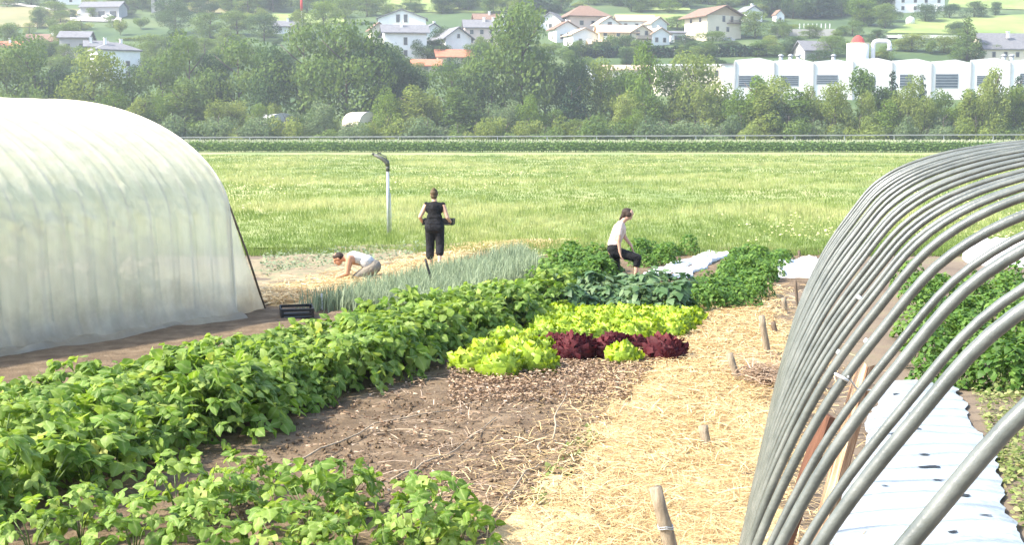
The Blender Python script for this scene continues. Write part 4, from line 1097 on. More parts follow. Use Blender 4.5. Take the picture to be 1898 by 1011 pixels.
def guard_rail():
    root = empty("guard_rail", (0, 252, 0)); tag(root, "long grey guard rail on the bank beyond the maize", "guard rail")
    MB().box((40, 0, 2.86), (230, .10, .24), Matrix.Rotation(-.0032, 3, 'Y')).build("beam", M_RAIL, root)
    for k in range(24):
        x = -70 + k * 9.6; MB().box((x, .12, 1.8 + (x - 40) * .0032), (.14, .12, 2.2)).build("post", M_GALV, root)
guard_rail()
bank = MB().poly_prism([(-3, -.05), (-1, 1.6), (9, 1.6), (13, -.05)], -160, 190)
ob = bank.build("road_bank", M_HILL); ob.rotation_euler = (0, 0, -PI / 2); ob.location = (0, 252, 0); ob.rotation_euler = (0, 0, PI / 2); ob.location = (0, 253, 0); tag(ob, kind="structure")

# trees
def crown_mesh(name, seed, kind):
    rg = np.random.default_rng(seed); blobs = []
    if kind == "round":
        for k in range(17):
            th = rg.random() * 6.28; z = .17 + .73 * rg.random(); env = math.sin(min(1, max(0, (z + .10) / 1.10)) * PI) ** .6 * .40
            r = env * math.sqrt(rg.random()) * .85; blobs.append((r * math.cos(th), r * math.sin(th), z, .11 + .09 * rg.random(), .9))
        blobs.append((0, 0, .86, .12, 1))
    elif kind == "column":
        for k in range(20):
            z = .12 + .80 * (k / 19); env = .17 * math.sin(min(1, (1.05 - z) * 1.15) * PI * .5) ** .7; th = rg.random() * 6.28; r = env * rg.random() * .9
            blobs.append((r * math.cos(th), r * math.sin(th), z, (.055 + .05 * rg.random()) * (1.25 - .5 * z), 1.7))
    elif kind == "willow":
        for k in range(22):
            th = rg.random() * 6.28; z = .16 + .72 * rg.random(); env = .34 * math.sin(min(1, (1.02 - z) * 1.3) * PI * .5) ** .8; r = env * math.sqrt(rg.random())
            blobs.append((r * math.cos(th), r * math.sin(th), z, .07 + .06 * rg.random(), 1.6))
    elif kind == "conifer":
        for k in range(26):
            z = .08 + .86 * (k / 25); th = k * 2.4; r = .17 * (1 - z) * 1.1; blobs.append((r * math.cos(th), r * math.sin(th), z, .03 + .11 * (1 - z), .7))
    else:
        for k in range(9):
            th = rg.random() * 6.28; r = .38 * math.sqrt(rg.random()); blobs.append((r * math.cos(th), r * math.sin(th), .25 + .38 * rg.random(), .20 + .1 * rg.random(), .85))
    tot = 5200 if kind != "bush" else 2200; w = np.array([b[3] ** 2 * b[4] for b in blobs]); w /= w.sum(); T = []; Nn = []; tint = []
    for b, f in zip(blobs, w):
        m = max(12, int(tot * f)); d = rg.normal(size=(m, 3)); d /= np.linalg.norm(d, axis=1)[:, None]
        rad = b[3] * (.62 + .48 * rg.random(m) ** .6); T.append(np.array(b[:3]) + d * rad[:, None] * np.array([1, 1, b[4]])); Nn.append(d); tint.append(np.clip(.2 + .5 * rg.random() + .16 * rg.normal(size=m), 0, 1))
    T = np.concatenate(T); Nn = np.concatenate(Nn) + rg.normal(size=(len(T), 3)) * .55; Nn /= np.linalg.norm(Nn, axis=1)[:, None]; tint = np.concatenate(tint); n = len(T)
    yaw = np.arctan2(Nn[:, 1], Nn[:, 0]) - PI / 2; tilt = np.arccos(np.clip(Nn[:, 2], -1, 1)) * -1
    Rm = rot_zxz(yaw, tilt)
    tv = np.array([(-.5, -.35, 0), (.1, -.5, .08), (.5, .2, 0), (-.1, .5, -.08)], float); tf = np.array([(0, 1, 2, 3)])
    sz = (.0235 if kind not in ("column", "conifer") else .020) * (.6 + .8 * rg.random(n)) * (1.9 if kind == "bush" else 1)
    v, f, t = scatter(tv, tf, T, Rm, sz, tint)
    return arr_mesh(name, v, f, M_TREES[0], t, False)
def trunk_mesh(seed, kind):
    rg = random.Random(seed); m = MB()
    m.tube([(0, 0, -.02), (.008, .0, .2), (-.004, .006, .5), (.0, 0, .85)], [.022, .017, .011, .004], 7)
    for k in range(7):
        a = rg.random() * 6.28; z = .22 + .09 * k; L = .22 if kind == "round" else .12
        m.tube([(0, 0, z), (math.cos(a) * L * .5, math.sin(a) * L * .5, z + .08), (math.cos(a) * L, math.sin(a) * L, z + .17)], [.009, .006, .003], 5)
    return m.mesh("trunk", M_BARK, True)
CROWNS = {k: [crown_mesh("crown", 200 + 17 * i + len(k), k) for i in range(n)] for k, n in (("round", 5), ("column", 3), ("willow", 4), ("conifer", 2), ("bush", 3))}
TRUNKS = {k: trunk_mesh(300 + len(k), k) for k in CROWNS}
BASEW = {"round": .80, "column": .40, "willow": .72, "conifer": .42, "bush": 1.05}
def tree(loc, h, w, kind, mi, label, group, name):
    root = empty(name, loc, R.random() * 6.28); k = w / (h * BASEW[kind]); root.scale = (h * k, h * k, h)
    tag(root, label, "bush" if kind == "bush" else "tree", group)
    c = link("crown", R.choice(CROWNS[kind]), root); c.material_slots[0].link = 'OBJECT'; c.material_slots[0].material = M_TREES[mi]
    link("trunk", TRUNKS[kind], root)
def tree_px(px, ytop, wpx, dist, kind, mi, label, group, name, zbase=None):
    z0 = hill_z(0, dist) if zbase is None else zbase
    top = at_y(px, ytop, dist); base = Vector((top.x, dist, z0 - .2)); h = top.z - base.z
    tree(base, h / (.98 if kind != "bush" else .82), wpx * dist / FPX, kind, mi, label, group, name)
FG = "young riverside trees behind the maize"
front = [(150, 190, 60), (215, 178, 75), (262, 186, 60), (300, 172, 60), (335, 160, 85), (392, 176, 80), (440, 192, 60), (478, 200, 50), (512, 205, 45), (545, 208, 50), (575, 214, 45), (605, 175, 55), (622, 214, 30), (655, 222, 50), (690, 228, 45), (722, 178, 55), (762, 165, 62), (800, 172, 55), (846, 156, 70), (880, 200, 50), (905, 190, 62), (940, 185, 55), (985, 180, 66), (1030, 200, 55), (1072, 225, 50), (1105, 200, 60), (1150, 160, 58), (1178, 205, 50), (1212, 178, 55), (1255, 205, 55), (1300, 165, 70), (1330, 200, 55), (1372, 165, 60), (1405, 145, 60), (1440, 175, 66), (1478, 205, 60), (1520, 190, 66), (1560, 180, 55), (1602, 138, 78), (1645, 165, 55), (1682, 140, 62), (1715, 190, 66), (1760, 200, 60), (1800, 178, 62), (1840, 128, 66), (1885, 175, 60), (1930, 165, 70), (60, 165, 70), (100, 185, 60), (20, 180, 70)]
front += [(1385 + 41 * i + R.uniform(-10, 10), R.uniform(158, 186), R.uniform(46, 70)) for i in range(13)]
LFR = ["slim olive green young tree in the riverside thicket", "silvery green willow in the riverside thicket", "bright green young tree in the riverside thicket", "mid green young tree in the riverside thicket"]
for i, (px, yt, w) in enumerate(front):
    q = R.choice([0, 0, 1, 2, 3]); mi = [0, 3, 4, 2][q]; kind = R.choice(["willow", "willow", "column", "column", "round"])
    tree_px(px + R.uniform(-6, 6), yt + R.uniform(-10, 10), w * R.uniform(1.0, 1.5), R.uniform(282, 294), kind, mi, LFR[q], FG, "young_tree", 0)
MG = "large riverside trees behind the young ones"
mid = [(10, 105, 90, 2), (62, 82, 120, 2), (115, 130, 80, 1), (172, 103, 115, 0), (245, 140, 90, 2), (300, 120, 90, 2), (350, 70, 100, 2), (395, 110, 80, 1), (440, 76, 120, 2), (500, 95, 90, 1), (562, 50, 125, 2), (640, 42, 135, 2), (690, 80, 105, 1), (735, 122, 100, 1), (775, 142, 80, 1), (838, 126, 100, 2), (885, 132, 80, 1), (912, 88, 95, 2), (1010, 105, 80, 2), (1062, 112, 66, 1), (1115, 118, 90, 0), (1150, 135, 80, 2), (1290, 105, 100, 0), (1245, 130, 80, 2), (1340, 180, 80, 1), (1430, 150, 80, 0), (1560, 205, 90, 1), (1720, 195, 90, 1)]
LMD = {0: "large olive green tree in the riverside wood", 1: "large dark green tree in the riverside wood", 2: "large mid green tree in the riverside wood"}
for k, (px, yt, w, mi) in enumerate(sorted(mid)):
    tree_px(px, yt, w * 1.25, R.uniform(300, 312), "round", mi, LMD[mi].replace("tree in", "tree, %s big one from the left in" % ORD[k]), MG, "broadleaf_tree", 0)
tree_px(968, 22, 165, 306, "round", 2, "tallest broad tree in the middle of the riverside wood", None, "broadleaf_tree", 0)
tree_px(1205, 84, 92, 298, "willow", 4, "tall pointed bright green poplar in front of the dark hedge", None, "poplar_tree", 0)
for px, yt, w in ((1655, 128, 34), (1710, 135, 30), (1888, 138, 44), (1060, 150, 60)):
    tree_px(px, yt, w * 1.3, 300, "conifer", 5, "dark narrow conifer among the riverside trees", "dark conifers of the riverside", "conifer_tree", 0)
BG_ = "riverside bushes at the foot of the trees"
for i in range(64):
    px = -20 + i * 31 + R.uniform(-10, 10); tree_px(px, R.uniform(214, 240), R.uniform(50, 85), R.uniform(276, 284), "bush", R.choice([0, 2, 3, 3, 0]), "low rounded bush at the foot of the riverside trees", BG_, "bush", 0)
HG = "trees on the hillside"
LHL = {0: "olive green tree on the village hillside", 1: "dark green tree on the village hillside", 2: "mid green tree on the village hillside", 4: "bright green tree on the village hillside", 5: "dark conifer on the village hillside"}
hillt = [(255, 72, 70, 2, 0), (325, 62, 60, 48, 1), (390, 70, 70, 38, 2), (440, 66, 80, 35, 2), (490, 75, 60, 40, 1), (360, 14, 50, 30, 1), (300, 40, 40, 30, 1), (210, 50, 30, 18, 2), (75, 42, 40, 25, 2), (20, 95, 70, 40, 2), (120, 92, 60, 40, 2), (600, 60, 70, 45, 4), (640, 45, 60, 40, 2), (560, 70, 50, 40, 0), (680, 30, 50, 30, 2), (850, 12, 60, 35, 1), (900, 8, 70, 35, 1), (820, 25, 40, 22, 2), (1000, 22, 60, 35, 5), (1040, 24, 40, 30, 1), (1090, 8, 50, 20, 2), (1160, 12, 60, 30, 1), (1220, 8, 60, 35, 2), (1240, 22, 40, 20, 4), (1255, 55, 50, 20, 2), (1320, 84, 60, 22, 2), (1270, 86, 50, 18, 1), (1400, 70, 70, 40, 2), (1430, 30, 80, 45, 1), (1470, 34, 70, 45, 1), (1515, 32, 70, 45, 5), (1560, 30, 60, 40, 1), (1600, 48, 80, 40, 4), (1640, 52, 60, 35, 2), (1580, 66, 50, 22, 2), (1625, 78, 50, 20, 1), (1650, 40, 40, 22, 1), (1715, 40, 60, 26, 1), (1760, 34, 40, 22, 1), (1805, 32, 50, 24, 1), (1845, 28, 30, 20, 1), (1540, 105, 60, 30, 2), (1470, 100, 60, 26, 1), (1420, 104, 60, 25, 2), (1500, 70, 50, 20, 2), (1690, 95, 80, 26, 0), (1750, 98, 70, 26, 0), (1820, 106, 60, 22, 2), (280, 100, 60, 30, 2), (330, 92, 60, 30, 1), (380, 104, 60, 28, 2), (160, 130, 60, 35, 2), (990, 55, 40, 25, 2), (960, 40, 40, 25, 2), (1350, 92, 50, 14, 1), (800, 110, 50, 30, 1), (890, 115, 60, 30, 2), (660, 110, 60, 35, 1), (430, 20, 50, 25, 2), (480, 14, 60, 25, 2), (540, 12, 50, 22, 4), (600, 12, 60, 25, 2), (655, 6, 50, 22, 1), (1385, 10, 60, 30, 2), (1120, 96, 60, 16, 5), (1160, 98, 60, 16, 5), (1200, 97, 60, 16, 5), (1090, 100, 40, 16, 5), (720, 26, 40, 16, 2), (770, 22, 40, 14, 1), (1770, 62, 40, 14, 2), (940, 95, 60, 30, 2)]
for px, yb, w, hp, mi in hillt:
    p = at_hill(px, yb); h = hp * p.y / FPX * 1.25; tree(p - Vector((0, 0, .3)), h, w * p.y / FPX * 1.05, "conifer" if (mi == 5 and hp > 24) else "round", mi, LHL.get(mi, LHL[2]), HG, "hillside_tree")
p = at_hill(1792, 112); tree(p, 13.5, 8.5, "conifer", 2, "lone tall conifer behind the white factory hall", None, "conifer_tree")
for i in range(230):
    px = R.uniform(-20, 1920); yb = R.uniform(-14, 34) if R.random() < .6 else R.uniform(30, 130)
    if 1660 < px and yb < 66: continue
    p = at_hill(px, yb); hp = R.uniform(10, 30)
    if (690 < px < 930 or 1040 < px < 1400) and 20 < yb: continue
    tree(p - Vector((0, 0, .2)), hp * p.y / FPX * 1.2, R.uniform(20, 48) * p.y / FPX, R.choice(["round", "bush"]), R.choice([1, 2, 2, 0]), "small scrub growth dotted over the hillside", "scrub on the hillside", "hillside_bush")

WB = "woodland trees along the top of the slope"
for x0, x1, n in ((-10, 60, 6), (240, 520, 20), (560, 700, 10), (800, 960, 16), (1120, 1290, 14), (1390, 1660, 26)):
    for i in range(n):
        px = x0 + (x1 - x0) * (i + R.random()) / n; p = at_hill(px, R.uniform(-8, 26)); hp = R.uniform(22, 40)
        tree(p - Vector((0, 0, .3)), hp * p.y / FPX * 1.2, R.uniform(38, 66) * p.y / FPX, "round", R.choice([1, 1, 2]), "tree of the dark woodland along the top of the slope", WB, "woodland_tree")
for i in range(90):
    px = R.uniform(-10, 1340); p = at_hill(px, R.uniform(92, 150)); tree(p - Vector((0, 0, .3)), R.uniform(4, 8), R.uniform(5, 9), R.choice(["round", "bush"]), R.choice([1, 2, 2]), "bushy green growth filling the slope below the houses", "growth below the houses", "slope_bush")

# ---------------------------------------------------------------- village
def house(name, label, px, ybase, w, d, h, rz, rise, ridge, wall, roof, fwin=(), lwin=(), door=None, over=.7, chim=(), hip=False, cat="house", balcony=None, gable=None):
    """box with roof; fwin / lwin: (across 0..1, height m, width m, tall m) on the front and on the left side"""
    p = at_hill(px, ybase); root = empty(name, p - Vector((0, 0, .4)), rz); tag(root, label, cat)
    MB().box((0, d / 2, h / 2), (w, d, h)).build("wall", wall, root)
    m = MB(); th = .28
    if hip:
        e = over; zz = h + .02; m.v = [(-w / 2 - e, -e, zz), (w / 2 + e, -e, zz), (w / 2 + e, d + e, zz), (-w / 2 - e, d + e, zz), (-w / 2 + d / 2.2 if w > d else 0, d / 2, h + rise), (w / 2 - d / 2.2 if w > d else 0, d / 2, h + rise)]
        m.v += [(x, y, z - th) for x, y, z in m.v[:4]]
        m.f = [(0, 1, 5, 4), (2, 3, 4, 5), (1, 2, 5), (3, 0, 4), (6, 9, 8, 7), (0, 6, 7, 1), (1, 7, 8, 2), (2, 8, 9, 3), (3, 9, 6, 0)]
        rf = m.build("roof", roof, root)
    else:
        W = w if ridge == 'y' else d; s = rise / (W / 2)
        prof = [(-W / 2 - over, h - over * s), (0, h + rise), (W / 2 + over, h - over * s), (W / 2 + over, h - over * s + th), (0, h + rise + th * 1.2), (-W / 2 - over, h - over * s + th)]
        L = d if ridge == 'y' else w
        m.poly_prism(prof, -over, L + over); rf = m.build("roof", roof, root)
        g = MB(); g.poly_prism([(-W / 2 + .01, h - .02), (W / 2 - .01, h - .02), (0, h + rise - .05)], .005, L - .005); go = g.build("gable_wall", gable or wall, root)
        if ridge == 'x':
            for o in (rf, go): o.rotation_euler = (0, 0, -PI / 2); o.location = (-w / 2, d / 2, 0)
    for cx, cy in chim:
        MB().box((cx, cy, h + rise * .8 + .5), (.7, .7, 1.8)).box((cx, cy, h + rise * .8 + 1.45), (.95, .95, .14)).build("chimney", M_PWHITE, root)
    def win(c, size, left):
        rot = Matrix.Rotation(-PI / 2, 3, 'Z') if left else Matrix.Identity(3)
        f = MB(); ww, hh = size
        for dx, dz, sx, sz in ((0, hh / 2 + .05, ww + .24, .10), (0, -hh / 2 - .05, ww + .24, .10), (-ww / 2 - .06, 0, .12, hh), (ww / 2 + .06, 0, .12, hh)): f.box(Vector(c) + rot @ Vector((dx, -.04, dz)), (sx, .16, sz), rot)
        o = f.build("window", M_FRAME, root); MB().box(Vector(c) + rot @ Vector((0, -.01, 0)), (ww, .06, hh), rot).build("pane", M_GLASS, o)
    for a, z, ww, hh in fwin: win((-w / 2 + a * w, 0, z), (ww, hh), False)
    for a, z, ww, hh in lwin: win((-w / 2, d * (1 - a), z), (ww, hh), True)
    if door:
        dd = MB().box((-w / 2 + door * w, -.02, 1.1), (1.1, .10, 2.2)).build("door", M_SHUT, root); MB().box((-w / 2 + door * w + .4, -.1, 1.05), (.06, .08, .16)).build("handle", M_GALV, dd)
    if balcony:
        bz, bx0, bx1 = balcony; b = MB().box(((bx0 + bx1) / 2, -.6, bz), (bx1 - bx0, 1.2, .16)).build("balcony", M_SHUT, root)
        r = MB(); r.box(((bx0 + bx1) / 2, -1.15, bz + 1.0), (bx1 - bx0, .08, .10))
        for x in np.arange(bx0 + .05, bx1, .35): r.box((x, -1.15, bz + .5), (.08, .06, 1.0))
        r.build("railing", M_SHUT, b)
    return root
W2 = lambda *c: [(a, z, 1.1, 1.4) for z in (1.9, 4.8) for a in c]
house("house", "white house with grey hipped roof above the polytunnel trees", 222, 146, 12, 10, 8.6, .55, 2.4, 'x', M_PWHITE, M_RGREY, W2(.25, .7), W2(.3, .7), chim=((-3, 3), (2, 5)), hip=True)
house("house", "cream house wing with white chimney beside the hipped white house", 180, 132, 6, 7, 7.6, .3, 1.6, 'x', M_PCREAM, M_RGREY, W2(.3, .7), chim=((-1.5, 2),))
house("barn", "long low barn with dull red roof on the left hillside", 82, 92, 12, 8, 3.2, .05, 2.2, 'x', M_STONEW, M_RBROWN, [(.2, 1.6, 1, 1), (.6, 1.6, 1, 1)], chim=((2, 3),), cat="barn")
house("house", "grey stone house with two small windows beside the long barn", 138, 112, 8.5, 8, 7.4, .1, 1.8, 'x', M_STONEW, M_RGREY, W2(.3, .75))
house("garage_building", "dark garage building with vans parked before it", 185, 33, 15, 8, 4.6, -.1, 2.0, 'x', M_PGREY, M_RGREY, [(.55, 1.6, 2.6, 2.6), (.85, 1.6, 2.6, 2.6)], cat="garage")
house("house", "grey stone ruin at the top of the hillside on the left", 303, 24, 9, 8, 6.5, .2, 1.6, 'x', M_STONEW, M_RGREY, W2(.2, .5, .8))
house("house", "wide white house with low gable behind the grey roofed one", 745, 62, 16.5, 9, 5.6, .04, 3.0, 'y', M_PWHITE, M_RGREY, [(.42, 5.6, 1.2, 2.6), (.58, 5.6, 1.2, 2.6)])
house("house", "big white house with broad grey roof and one tall window", 752, 112, 12.8, 9, 9.0, .16, 2.2, 'x', M_PWHITE, M_RGREY, [(.5, 6.2, 1.0, 2.2), (.5, 2.6, 1.0, 1.8)], [(.5, 6, 1, 1.4)], chim=((-1, 3),), over=1.0)
house("house", "small white house end with brown eaves left of the grey roofed one", 703, 92, 4.5, 7, 7, .3, 1.8, 'y', M_PCREAM, M_RBROWN, W2(.5))
house("house", "white gabled house with dark roof edge near the red roofs", 850, 104, 8.5, 14, 6.2, .42, 3.0, 'y', M_PWHITE, M_RGREY, [(.5, 6.6, .8, 1.2)], W2(.2, .4, .6, .8), over=1.0)
house("house", "long house with grey roof and pinkish wall behind the gabled one", 893, 84, 11, 8, 6.4, .1, 2.4, 'x', M_PPINK, M_RGREY, W2(.2, .5, .8), chim=((1, 3), (4, 3)))
house("shed", "low shed with faded red roof below the white houses", 790, 132, 8, 6, 2.2, .05, 1.6, 'x', M_PPINK, M_RRED, [(.5, 1.3, 1, 1)], cat="shed")
house("house", "house with bright orange red roof below the gabled house", 845, 118, 11, 7, 2.6, .18, 2.0, 'x', M_PCREAM, M_RRED, [(.3, 1.5, 1, 1.2), (.7, 1.5, 1, 1.2)])
house("house", "small white gabled house at the left of the village centre", 1020, 56, 7.5, 8, 4.0, -.35, 2.6, 'y', M_PWHITE, M_RGREY, [(.5, 2.0, 1.2, 1.3)])
house("house", "pinkish house with wide brown pyramid roof in the village centre", 1092, 56, 14.0, 12, 5.4, .25, 4.2, 'x', M_PPINK, M_RBROWN, [(.3, 3.0, 1.4, 1.5), (.6, 3.0, 1.2, 1.5), (.85, 3.0, 1.2, 1.5)], W2(.5), hip=True, over=1.3)
house("house", "white terrace house with tan gabled roof left of the yellow house", 1085, 88, 9, 8, 4.6, .35, 2.0, 'y', M_PWHITE, M_RTAN, [(.3, 2.4, 1, 1.6), (.7, 2.4, 1, 1.6)], W2(.5))
house("house", "yellow house with broad tan roof in the village centre", 1146, 88, 12.5, 9, 5.4, .12, 2.4, 'x', M_PYEL, M_RTAN, W2(.15, .5, .85), W2(.5), door=.32)
house("house", "small gable of a pale house rising behind the yellow house", 1130, 66, 7, 7, 4.6, .3, 2.2, 'y', M_PWHITE, M_RTAN, [(.5, 4.4, 1.4, 1.4)])
house("house", "cream house with tan roof right of the yellow house", 1190, 86, 7.5, 8, 5.0, .3, 2.2, 'y', M_PCREAM, M_RTAN, W2(.3, .7), W2(.5), balcony=(2.8, -2, 3))
house("house", "pale house with tan roof at the top of the village centre", 1180, 58, 13, 8, 4.2, .1, 2.0, 'x', M_PWHITE, M_RTAN, [(.2, 2.4, 1, 1.4), (.5, 2.4, 1, 1.4), (.8, 2.4, 1, 1.4)])
house("house", "small white gable house at the right end of the village centre", 1222, 60, 6.5, 7, 3.6, .5, 2.0, 'y', M_PWHITE, M_RTAN, [(.5, 2.2, 1, 1.3)])
house("chalet", "large chalet with white side wall and brown overhanging roof", 1342, 74, 14.0, 13, 8.6, .48, 3.0, 'y', M_PCREAM, M_RBROWN, [(.48, 7.4, 1.1, 1.9), (.72, 7.4, 1.1, 1.9), (.3, 4.0, 1.1, 1.5), (.6, 4.0, 1.1, 1.5)], [(.3, 7, 1, 1.4), (.7, 7, 1, 1.4)], over=1.6, balcony=(6.0, 1.0, 6.2), gable=M_PWOOD)
house("garage_building", "small white garage beside the big chalet", 1257, 78, 5.2, 6, 3.4, .2, .6, 'x', M_PWHITE, M_RGREY, [(.5, 1.4, 2.6, 2.2)], cat="garage")
house("house", "house with dark roof and white dormers at the right edge", 1868, 112, 15, 10, 4.2, .12, 4.4, 'x', M_PCREAM, M_RGREY, [(.2, 2.2, 1, 1.5), (.45, 2.2, 1, 1.5), (.7, 2.2, 1, 1.5)], chim=((1, 2.5),))
house("house", "white house high on the slope above the pale field", 1705, 22, 20, 10, 7.5, .1, 2.4, 'x', M_PWHITE, M_RBROWN, W2(.15, .4, .62, .88))
house("shed", "dark sloping roofed shed behind the factory roof", 1515, 108, 8.5, 7, 3.0, .3, 2.6, 'x', M_STONEW, M_RGREY, [(.5, 1.5, 1, 1)], cat="shed")
house("shed", "little white gable front between the trees left of the factory", 1088, 152, 3.6, 12, 3.0, -.15, 2.6, 'y', M_PWHITE, M_RGREY, [(.5, 1.4, 1.2, 1.4)], cat="shed", over=.5)
house("shed", "pale beige shed half hidden by the riverside trees", 1160, 143, 14, 7, 2.6, .05, 1.2, 'x', M_PCREAM, M_RTAN, [(.3, 1.4, 1, 1)], cat="shed")
house("hut", "tiny white hut beside the fence posts on the right slope", 1446, 40, 3.4, 3, 3, .3, 1.6, 'y', M_PWHITE, M_RBROWN, [(.5, 1.4, .8, 1)], cat="hut", over=.3)

for lb, px, yb, w, d, h, rz, rise, rd, wl, rfm in [
    ("white house with grey roof tucked beside the tall window house", 805, 84, 7, 8, 5.2, .3, 2.2, 'y', M_PWHITE, M_RGREY),
    ("small cream house with brown roof above the pinkish long house", 905, 58, 9, 8, 4.6, .15, 2.0, 'x', M_PCREAM, M_RBROWN),
    ("pale house with grey roof behind the red roofed shed", 935, 70, 8, 8, 5.2, .35, 2.2, 'y', M_PWHITE, M_RGREY),
    ("white house with brown roof left of the pyramid roofed one", 1052, 78, 8, 8, 5.0, .3, 2.2, 'y', M_PWHITE, M_RBROWN),
    ("low cream annex with tan roof below the yellow house", 1120, 98, 9, 6, 3.2, .1, 1.4, 'x', M_PCREAM, M_RTAN),
    ("white house with tan roof below the small gabled end house", 1225, 84, 6.5, 7, 4.2, .4, 1.8, 'y', M_PWHITE, M_RTAN),
    ("white cottage with red roof at the far left under the barn", 12, 108, 8, 7, 3.6, .2, 2.0, 'x', M_PWHITE, M_RRED),
    ("grey roofed cottage beside the mast with the red top", 530, 62, 8, 7, 3.0, .2, 1.8, 'x', M_PWHITE, M_RGREY),
    ("low white farm building at the top edge left of the garage", 118, 8, 14, 7, 4.0, .1, 1.8, 'x', M_PWHITE, M_RGREY),
    ("white cottage with brown roof at the top edge by the pale field", 650, 12, 9, 7, 3.6, .2, 1.8, 'x', M_PWHITE, M_RBROWN),
    ("pale cottage with grey roof right of the big chalet", 1398, 40, 7, 7, 4.2, .4, 2.0, 'y', M_PWHITE, M_RGREY)]:
    house("house", lb, px, yb, w, d, h, rz, rise, rd, wl, rfm, [(.25, 2.2, 1.0, 1.4), (.7, 2.2, 1.0, 1.4)], [(.5, 2.2, 1.0, 1.4)], chim=((.8, d * .4),))

def factory():
    DY = 352.0; k = DY / FPX; root = empty("factory_hall", Vector(((1340 - 949) * k, DY, 8.5))); tag(root, "long white factory hall with bays and ribbon windows behind the trees", "factory")
    X = lambda px: (px - 1340) * k
    Z = lambda py: (EYE + (HORIZ - py) * k) - 8.5
    x0, x1 = X(1338), X(1960); MB().box(((x0 + x1) / 2, 15, Z(122) / 2), (x1 - x0, 29.4, Z(122))).build("wall", M_PWHITE, root)
    MB().box(((x0 + x1) / 2, 15, Z(122) + .15), (x1 - x0 + .6, 29.9, .3)).build("roof", M_RGREY, root)
    for i in range(9):
        a, b = X(1357 + 72 * i), X(1357 + 72 * (i + 1))
        t = Z(112 + (i % 3) * 1.5); m = MB(); m.poly_prism([(a + .15, 0), (b - .15, 0), (b - .15, t - .5), ((a + b) / 2 + 1.2, t + .35), (a + .15, t - .2)], -.35, .25); m.build("facade_panel", M_PWHITE, root)
        MB().box((a, -.42, (t - .6) / 2), (.42, .5, t - .6)).build("pilaster", M_PGREY, root)
        wx = a + (b - a) * (.40 if i % 2 else .36); ww = (b - a) * (.5, .44, .52, .34, .3, .56, .38, .26, .4)[i]; z0, z1 = Z((162, 160, 157, 160, 164, 164, 160, 158, 160)[i]), Z((142, 142, 141, 144, 140, 139, 142, 138, 141)[i])
        wd = MB().box((wx, -.37, (z0 + z1) / 2), (ww + .3, .10, z1 - z0 + .3)).build("window", M_PGREY, root)
        n = 5
        for j in range(n):
            zc = z0 + (z1 - z0) * (j + .5) / n; MB().box((wx, -.41, zc), (ww, .10, (z1 - z0) / n - .16)).build("pane", M_GLASSB, wd)
    for px in (1450, 1468, 1482, 1548, 1865, 1880):
        x = X(px); v = MB().tube([(x, 6, Z(122)), (x, 6, Z(104))], .55, 10).build("roof_vent", M_GALV, root, True); MB().tube([(x, 6, Z(104)), (x, 6, Z(102)), (x, 6, Z(100))], [.8, .75, .1], 10).build("cowl", M_GALV, v, True)
    # low cream wing to the left
    r2 = empty("factory_wing", Vector(((1216 - 949) * k, DY + 4, 8.5))); tag(r2, "low cream factory wing with narrow windows left of the white hall", "factory")
    Lw = 124 * k; MB().box((Lw / 2, 6, Z(122) / 2), (Lw, 12, Z(122))).build("wall", M_PCREAM, r2); MB().box((Lw / 2, 6, Z(122) + .2), (Lw + .6, 12.6, .4)).build("roof", M_PWHITE, r2)
    for j in range(7): w = MB().box((1.5 + j * 2.5, -.03, Z(136)), (1.2, .12, 1.7)).build("window", M_FRAME, r2); MB().box((1.5 + j * 2.5, -.06, Z(136)), (.95, .12, 1.45)).build("pane", M_GLASS, w)
    # block with red dome
    r3 = empty("silo_tower", Vector(((1582 - 949) * k * 1.05, DY * 1.05, 8.5))); tag(r3, "white tower block with red dome on the factory roof", "tower"); kk = k * 1.05
    zb = 8; zt = EYE + (HORIZ - 84) * kk - 8.5
    MB().tube([(0, 0, zb), (0, 0, zt)], 20 * kk, 20).build("wall", M_PWHITE, r3, True)
    MB().tube([(0, 0, zt), (0, 0, zt + .5), (0, 0, zt + 1.4), (0, 0, zt + 2.1), (0, 0, zt + 2.4)], [1.9, 1.85, 1.5, .8, .1], 16).build("dome", M_REDP, r3, True)
    MB().tube([(0, 0, zt - .2), (0, 0, zt + .1)], 20.6 * kk, 20).build("rim", M_PCREAM, r3, True)
    r4 = empty("duct_pipe", Vector(((1625 - 949) * kk, DY * 1.05, 8.5))); tag(r4, "white bent duct pipe rising from the factory roof", "duct")
    a, b = -15 * kk, 15 * kk; zt = EYE + (HORIZ - 79) * kk - 8.5
    MB().tube([(a, 0, zb), (a, 0, zt - 1.0), (a + .3, 0, zt - .3), (a + 1, 0, zt), (b - 1, 0, zt), (b - .3, 0, zt - .3), (b, 0, zt - 1.0), (b, 0, zt - 2.2)], .62, 10).build("pipe", M_PWHITE, r4, True)
    MB().tube([(b, 0, zt - 2.1), (b, 0, zt - 2.7)], .8, 10).build("outlet", M_GALV, r4, True)
factory()

